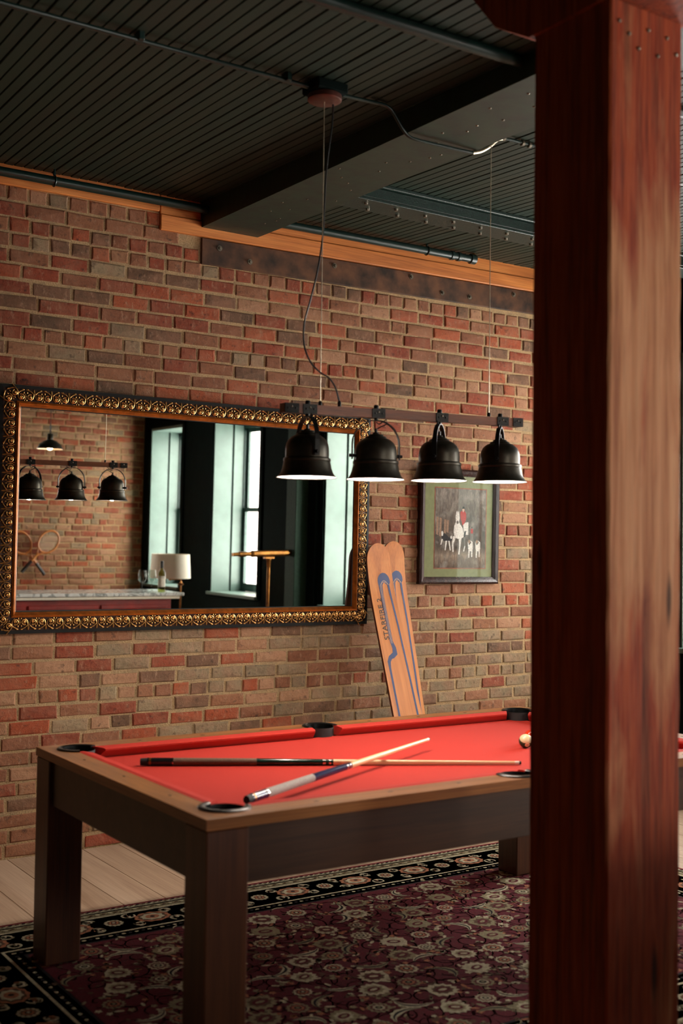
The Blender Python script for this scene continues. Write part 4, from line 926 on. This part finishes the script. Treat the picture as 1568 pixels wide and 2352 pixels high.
# ------------------------------------------------------------------ wooden water skis
def ski(label, top, bot, hw, roll):
    top, bot = Vector(top), Vector(bot); L_ = (top-bot).length; zax = (top-bot).normalized()
    xax = Vector((math.cos(roll), 0, 0)); xax = (Vector((math.cos(roll), math.sin(roll), 0))-zax*zax.dot(Vector((math.cos(roll), math.sin(roll), 0)))).normalized(); yax = zax.cross(xax)
    r_ = thing('water_ski', bot, label, 'ski', 'wooden water skis leaning on the brick wall')
    r_.matrix_world = Matrix(((xax.x, yax.x, zax.x, bot.x), (xax.y, yax.y, zax.y, bot.y), (xax.z, yax.z, zax.z, bot.z), (0, 0, 0, 1)))
    mb = MB(); rows_ = 40; T = .016
    def hwid(v):
        base = hw*(1.32-.32*min(1, v/(L_-.12)))
        if v > L_-.115: q = (v-(L_-.115))/.115; return base*math.sqrt(max(0, 1-q**2.4))
        return base
    vs = []
    rv = [L_*.55*i/6 for i in range(6)]+[L_*.55+(L_*.45-.13)*i/14 for i in range(14)]+[L_-.13+.13*math.sin(PI/2*i/14) for i in range(15)]
    for v in rv:
        h = max(.0015, hwid(v)); bend = .05*max(0, (v-(L_-.36))/.36)**2
        vs += [(-h, -bend, v), (h, -bend, v), (h, T-bend, v), (-h, T-bend, v)]
    fs = []; mi = []
    for j in range(len(rv)-1):
        for k_ in range(4): fs.append((j*4+k_, j*4+(k_+1) % 4, (j+1)*4+(k_+1) % 4, (j+1)*4+k_)); mi.append(0 if k_ == 0 else 1)
    fs += [(0, 3, 2, 1), tuple(4*(len(rv)-1)+i for i in range(4))]; mi += [1, 1]
    mb.add(vs, fs); mb.mi = mi; mb.build('board', ['ski', 'ski_edge'], r_, True)
    def g(pts, w_, mat, nm, d=.0006):
        b = MB(); n_ = len(pts); Lf, Rt = [], []
        for i in range(n_):
            a, c_ = pts[max(0, i-1)], pts[min(n_-1, i+1)]; dx, dy = c_[0]-a[0], c_[1]-a[1]; q = math.hypot(dx, dy); ww = w_[i] if isinstance(w_, list) else w_
            Lf.append((pts[i][0]-dy/q*ww, pts[i][1]+dx/q*ww)); Rt.append((pts[i][0]+dy/q*ww, pts[i][1]-dx/q*ww))
        fb = lambda u, v: (u*hwid(min(v, L_-.12))/.092, -d-.05*max(0, (v-(L_-.36))/.36)**2, v)
        for i in range(n_-1): b.add([fb(*Lf[i]), fb(*Lf[i+1]), fb(*Rt[i+1]), fb(*Rt[i])], [(0, 1, 2, 3)])
        return b.build(nm, mat, r_, True)
    t = L_-.20; cu, rr = .020, .030
    loop = [(cu-rr, t-.40), (cu-rr, t-.25), (cu-rr, t-.10), (cu-rr, t-.05)]+[(cu-rr*math.cos(PI*i/12), t-.05+.045*math.sin(PI*i/12)) for i in range(1, 12)]+[(cu+rr, t-.05), (cu+rr+.006, t-.15), (cu+rr+.012, t-.30), (cu+rr+.014, t-.6), (cu+rr+.014, .05)]
    wds = [.010, .010, .011, .014]+[.014+.016*math.sin(PI*i/12) for i in range(1, 12)]+[.008, .0065, .006, .006, .006]
    g(loop, wds, 'blue', 'blue_stripe')
    sc_ = [(cu-rr, t-.39), (cu-rr+.010, t-.43), (cu-rr+.008, t-.462), (cu-rr-.012, t-.475), (cu-rr-.030, t-.482), (cu-rr-.044, t-.505), (cu-rr-.046, t-.54), (cu-rr-.046, t-.75), (cu-rr-.046, .05)]
    g(sc_, [.010, .013, .017, .015, .013, .011, .007, .006, .006], 'blue', 'blue_stripe')
    for o_ in (-.004, .004):
        lw = [(cu-rr+o_, t-.40), (cu-rr+o_, t-.07)]+[(cu-(rr-o_)*math.cos(PI*i/10), t-.06+(.042-abs(o_)*2+o_)*math.sin(PI*i/10)) for i in range(1, 10)]
        g(lw, .0009, 'maple', 'pinstripe', .0010)
    m4 = Matrix(((0, 1, 0, -.040), (0, 0, 1, -.0012), (1, 0, 0, 0), (0, 0, 0, 1)))
    m4 = Matrix(((0, -1, 0, cu-rr-.012), (0, 0, -1, -.0010), (1, 0, 0, t-.25), (0, 0, 0, 1)))
    text_mesh('STARFIRE 2', .046, 'ink', 'lettering', r_, m4, .0004, sx=1.12)
    return r_
ski('water ski with full blue loop graphic leaning in front of its pair beside the mirror', (2.530, -.080, 1.600), (2.640, -.53, .003), .086, 0)
ski('water ski with blue loop leaning behind its pair towards the framed picture', (2.672, -.045, 1.618), (2.735, -.36, .003), .084, 0)

# ------------------------------------------------------------------ things at the back of the room, seen in the mirror, plus an added sofa
BX0, BX1, BY0, BY1 = -.75, 3.70, -5.62, -4.98  # counter lengthened past the mirror view, the added part shades the column foot
br_ = thing('bar_counter', (1.5, -5.3, 0), 'oxblood panelled bar counter with grey marble top reflected in the mirror', 'bar counter')
MB().box(BX0, BX1-.08, BY0+.05, BY1-.06, 0, .955, .004).build('body', 'oxblood_dark', br_)
MB().box(BX0-.03, BX1+.03, BY0-.02, BY1+.02, .985, 1.018, .006).build('marble_top', 'marble', br_); MB().box(BX0-.01, BX1-.01, BY0, BY1, .955, .985, .006).build('marble_edge', 'white', br_)
for i in range(6):
    x0 = BX0+.02+i*.725; MB().box(x0, x0+.64, BY1-.064, BY1-.05, .12, .86, .006).build('panel', 'oxblood', br_)
    for z in (.10, .88): MB().box(x0-.03, x0+.67, BY1-.06, BY1-.035, z-.02, z+.02, .004).build('panel_moulding', 'oxblood_dark', br_)
def wineglass(loc, label):
    r_ = thing('wine_glass', loc, label, 'wine glass', 'stemmed glasses on the marble bar')
    MB().lathe([(.036, 0), (.034, .003), (.006, .006), (.004, .02), (.004, .085), (.008, .094)], (0, 0, 0), 24).build('stem', 'tumbler', r_, True)
    MB().lathe([(.004, .092), (.026, .104), (.040, .130), (.043, .152), (.040, .185), (.033, .222), (.0322, .222), (.039, .185), (.042, .152), (.039, .131), (.025, .106), (.001, .098)], (0, 0, 0), 28).build('bowl', 'tumbler', r_, True); return r_
wineglass((3.30, -5.04, 1.019), 'empty wine glass standing clear at the left of the bottle on the marble bar')
wineglass((3.44, -5.12, 1.019), 'empty wine glass half hidden beside the bottle on the marble bar')
bt = thing('wine_bottle', (3.505, -5.03, 1.019), 'pale wine bottle with cream label on the marble bar', 'bottle')
MB().lathe([(.001, .002), (.034, .002), (.037, .008), (.037, .185), (.033, .205), (.016, .228), (.0145, .24), (.0145, .262)], (0, 0, 0), 28).build('bottle_glass', 'wine', bt, True)
MB().lathe([(.0150, .245), (.0150, .312), (.013, .315), (.001, .315)], (0, 0, 0), 20).build('capsule', 'ink', bt, True); MB().lathe([(.0376, .055), (.0376, .165)], (0, 0, 0), 28).build('paper_label', 'label', bt, True)
se = thing('added_settee', (1.77, -4.35, 0), 'added dark leather sofa out of view between column and bar, shading the column foot', 'sofa')  # added out of view to keep light off the foot of the column
MB().box(.84, 2.70, -4.62, -4.14, .16, .44, .03).build('seat_base', 'oxblood_dark', se); MB().box(.82, 2.72, -4.24, -4.08, .16, .92, .04).build('back', 'hole', se)
for x in (.82, 2.56): MB().box(x, x+.16, -4.66, -4.25, .16, .64, .04).build('arm', 'hole', se)
for x in (.88, 2.60):
    for y in (-4.60, -4.16): MB().box(x, x+.06, y, y+.06, 0, .16, .004).build('leg', 'oak_z', se)
fp = thing('floor_lamp', (4.19, -6.0, 0), 'brass swing-arm floor lamp with cream drum shade reflected beside the window', 'lamp')
fl2 = MB(); fl2.lathe([(.001, .03), (.14, .028), (.15, .015), (.15, 0)], (4.19, -6, 0), 28); fl2.build('base', 'brass', fp)
MB().tube([(4.19, -6, .02), (4.19, -6, 1.06)], .011, 12).build('pole', 'brass', fp); MB().lathe([(.012, 0), (.034, .012), (.036, .018), (.014, .03), (.012, .05)], (4.19, -6, 1.03), 18).build('collar', 'brass', fp)
MB().tube([(4.19, -6, 1.07), (4.19, -6, 1.10), (4.06, -5.99, 1.10), (4.06, -5.99, 1.22)], .008, 10).build('swing_arm', 'brass', fp); MB().sphere((4.05, -5.98, 1.105), .018, 10, 8).build('swivel_knob', 'brass', fp)
MB().lathe([(.225, 0), (.208, .265), (.206, .265), (.223, 0)], (4.06, -6, 1.115), 40).build('lamp_shade', 'shade', fp)
tl = thing('telescope', (4.36, -4.36, 0), 'brass telescope on a tall brass stand by the windows in the mirror', 'telescope')
ty = -4.36; t0, t1 = Vector((3.94, ty, 1.424)), Vector((4.68, ty, 1.452)); td = (t1-t0)
def tseg(a, b, r0, r1, nm, mat='brass'): MB().tube([t0+td*a, t0+td*b], [r0, r1], 18).build(nm, mat, tl)
tseg(.30, .94, .033, .034, 'main_tube'); tseg(.93, 1.0, .040, .041, 'objective_rim'); tseg(.28, .31, .030, .036, 'ferrule'); tseg(.13, .29, .022, .023, 'draw_tube'); tseg(.10, .19, .026, .026, 'focus_ring'); tseg(0, .11, .018, .019, 'eyepiece')
pm = t0+td*.56; MB().box(pm.x-.055, pm.x+.055, ty-.025, ty+.025, pm.z-.055, pm.z-.032, .004).build('saddle', 'brass', tl); MB().lathe([(.014, 0), (.020, .01), (.022, .07), (.030, .082), (.03, .09)], (pm.x, ty, pm.z-.145), 18).build('socket', 'brass', tl)
MB().tube([(pm.x, ty, .30), (pm.x, ty, pm.z-.14)], .0165, 14).build('pole', 'brass', tl)
for k_ in range(3):
    a = 2*PI*k_/3+.4; MB().tube([(pm.x+.01*math.cos(a), ty+.01*math.sin(a), .42), (pm.x+.30*math.cos(a), ty+.30*math.sin(a), .012)], [.013, .011], 10).build('leg', 'brass', tl)
def racket(label, hc, ang, y, strm, g1, g2):
    r_ = thing('tennis_racket', (hc[0], y, hc[1]), label, 'racket', 'rackets crossed on the far brick wall'); ra, rb = .118, .15
    MB().tube([(ra*math.cos(t), 0, rb*math.sin(t)) for t in [2*PI*i/36 for i in range(37)]], .0125, 8, caps=False).build('head_frame', 'racket', r_, True)
    st = MB()
    for i in range(-9, 10):
        u = i*.0122; h = rb*math.sqrt(max(0, 1-(u/ra)**2)); st.tube([(u, 0, -h), (u, 0, h)], .0011, 4)
    for i in range(-11, 12):
        u = i*.0127; h = ra*math.sqrt(max(0, 1-(u/rb)**2)); st.tube([(-h, .001, u), (h, .001, u)], .0011, 4)
    o = st.build('string_bed', strm, r_, True); o['kind'] = 'stuff'
    for s_ in (-1, 1): MB().tube([(s_*.062, 0, -.128), (s_*.03, 0, -.168), (s_*.008, 0, -.215)], .009, 8).build('throat', 'racket', r_, True)
    MB().tube([(0, 0, -.19), (0, 0, -.33)], .0150, 8).build('shaft', g1, r_, True); MB().tube([(0, 0, -.32), (0, 0, -.49), (0, 0, -.50)], [.0195, .020, .023], 8).build('handle', g2, r_, True)
    r_.rotation_euler = (0, ang, 0); return r_
racket('wooden racket with brown strings and head tilted left on the far brick wall', (3.175, 1.438), rad(-38), YB+.055, 'string_dark', 'racket', 'cord')
racket('wooden racket with pale strings and head tilted right on the far brick wall', (3.507, 1.455), rad(41), YB+.10, 'string', 'racket', 'cord')
pn = thing('pendant_lamp', (2.83, -6.5, 3.262), 'small black barn pendant glowing warm over the bar in the mirror', 'pendant light')
pz = 2.487; c = (2.83, -6.5, pz)
MB().lathe([(.138, 0), (.136, .012), (.110, .055), (.070, .085), (.036, .098), (.030, .104), (.030, .16), (.024, .168), (.001, .17)], c, 36).build('shade', 'bell', pn); MB().lathe([(.136, .002), (.108, .052), (.068, .081), (.001, .095)], c, 32).build('shade_lining', 'bell_in', pn)
MB().sphere((c[0], c[1], pz+.045), .028, 12, 8).build('bulb', emit('warm_bulb', (255, 170, 80), 5), pn); MB().tube([(c[0], c[1], pz+.17), (c[0], c[1], 3.262)], .004, 8).build('cord', 'cord', pn)
for i in range(4):
    ch = MB(); a = i % 2*PI/2; q = Vector((c[0], c[1], pz+.188+i*.026))
    ch.tube([q+Vector((math.cos(a)*.010*math.cos(t), math.sin(a)*.010*math.cos(t), .018*math.sin(t))) for t in [2*PI*j/12 for j in range(13)]], .003, 6, caps=False); ch.build('chain_link', 'iron', pn)
ld = bpy.data.lights.new('pendant_bulb_light', 'POINT'); ld.energy = 5; ld.color = (1, .55, .24); ld.shadow_soft_size = .03; lo = bpy.data.objects.new('pendant_bulb_light', ld); COL.objects.link(lo); lo.location = (c[0], c[1], pz+.02)
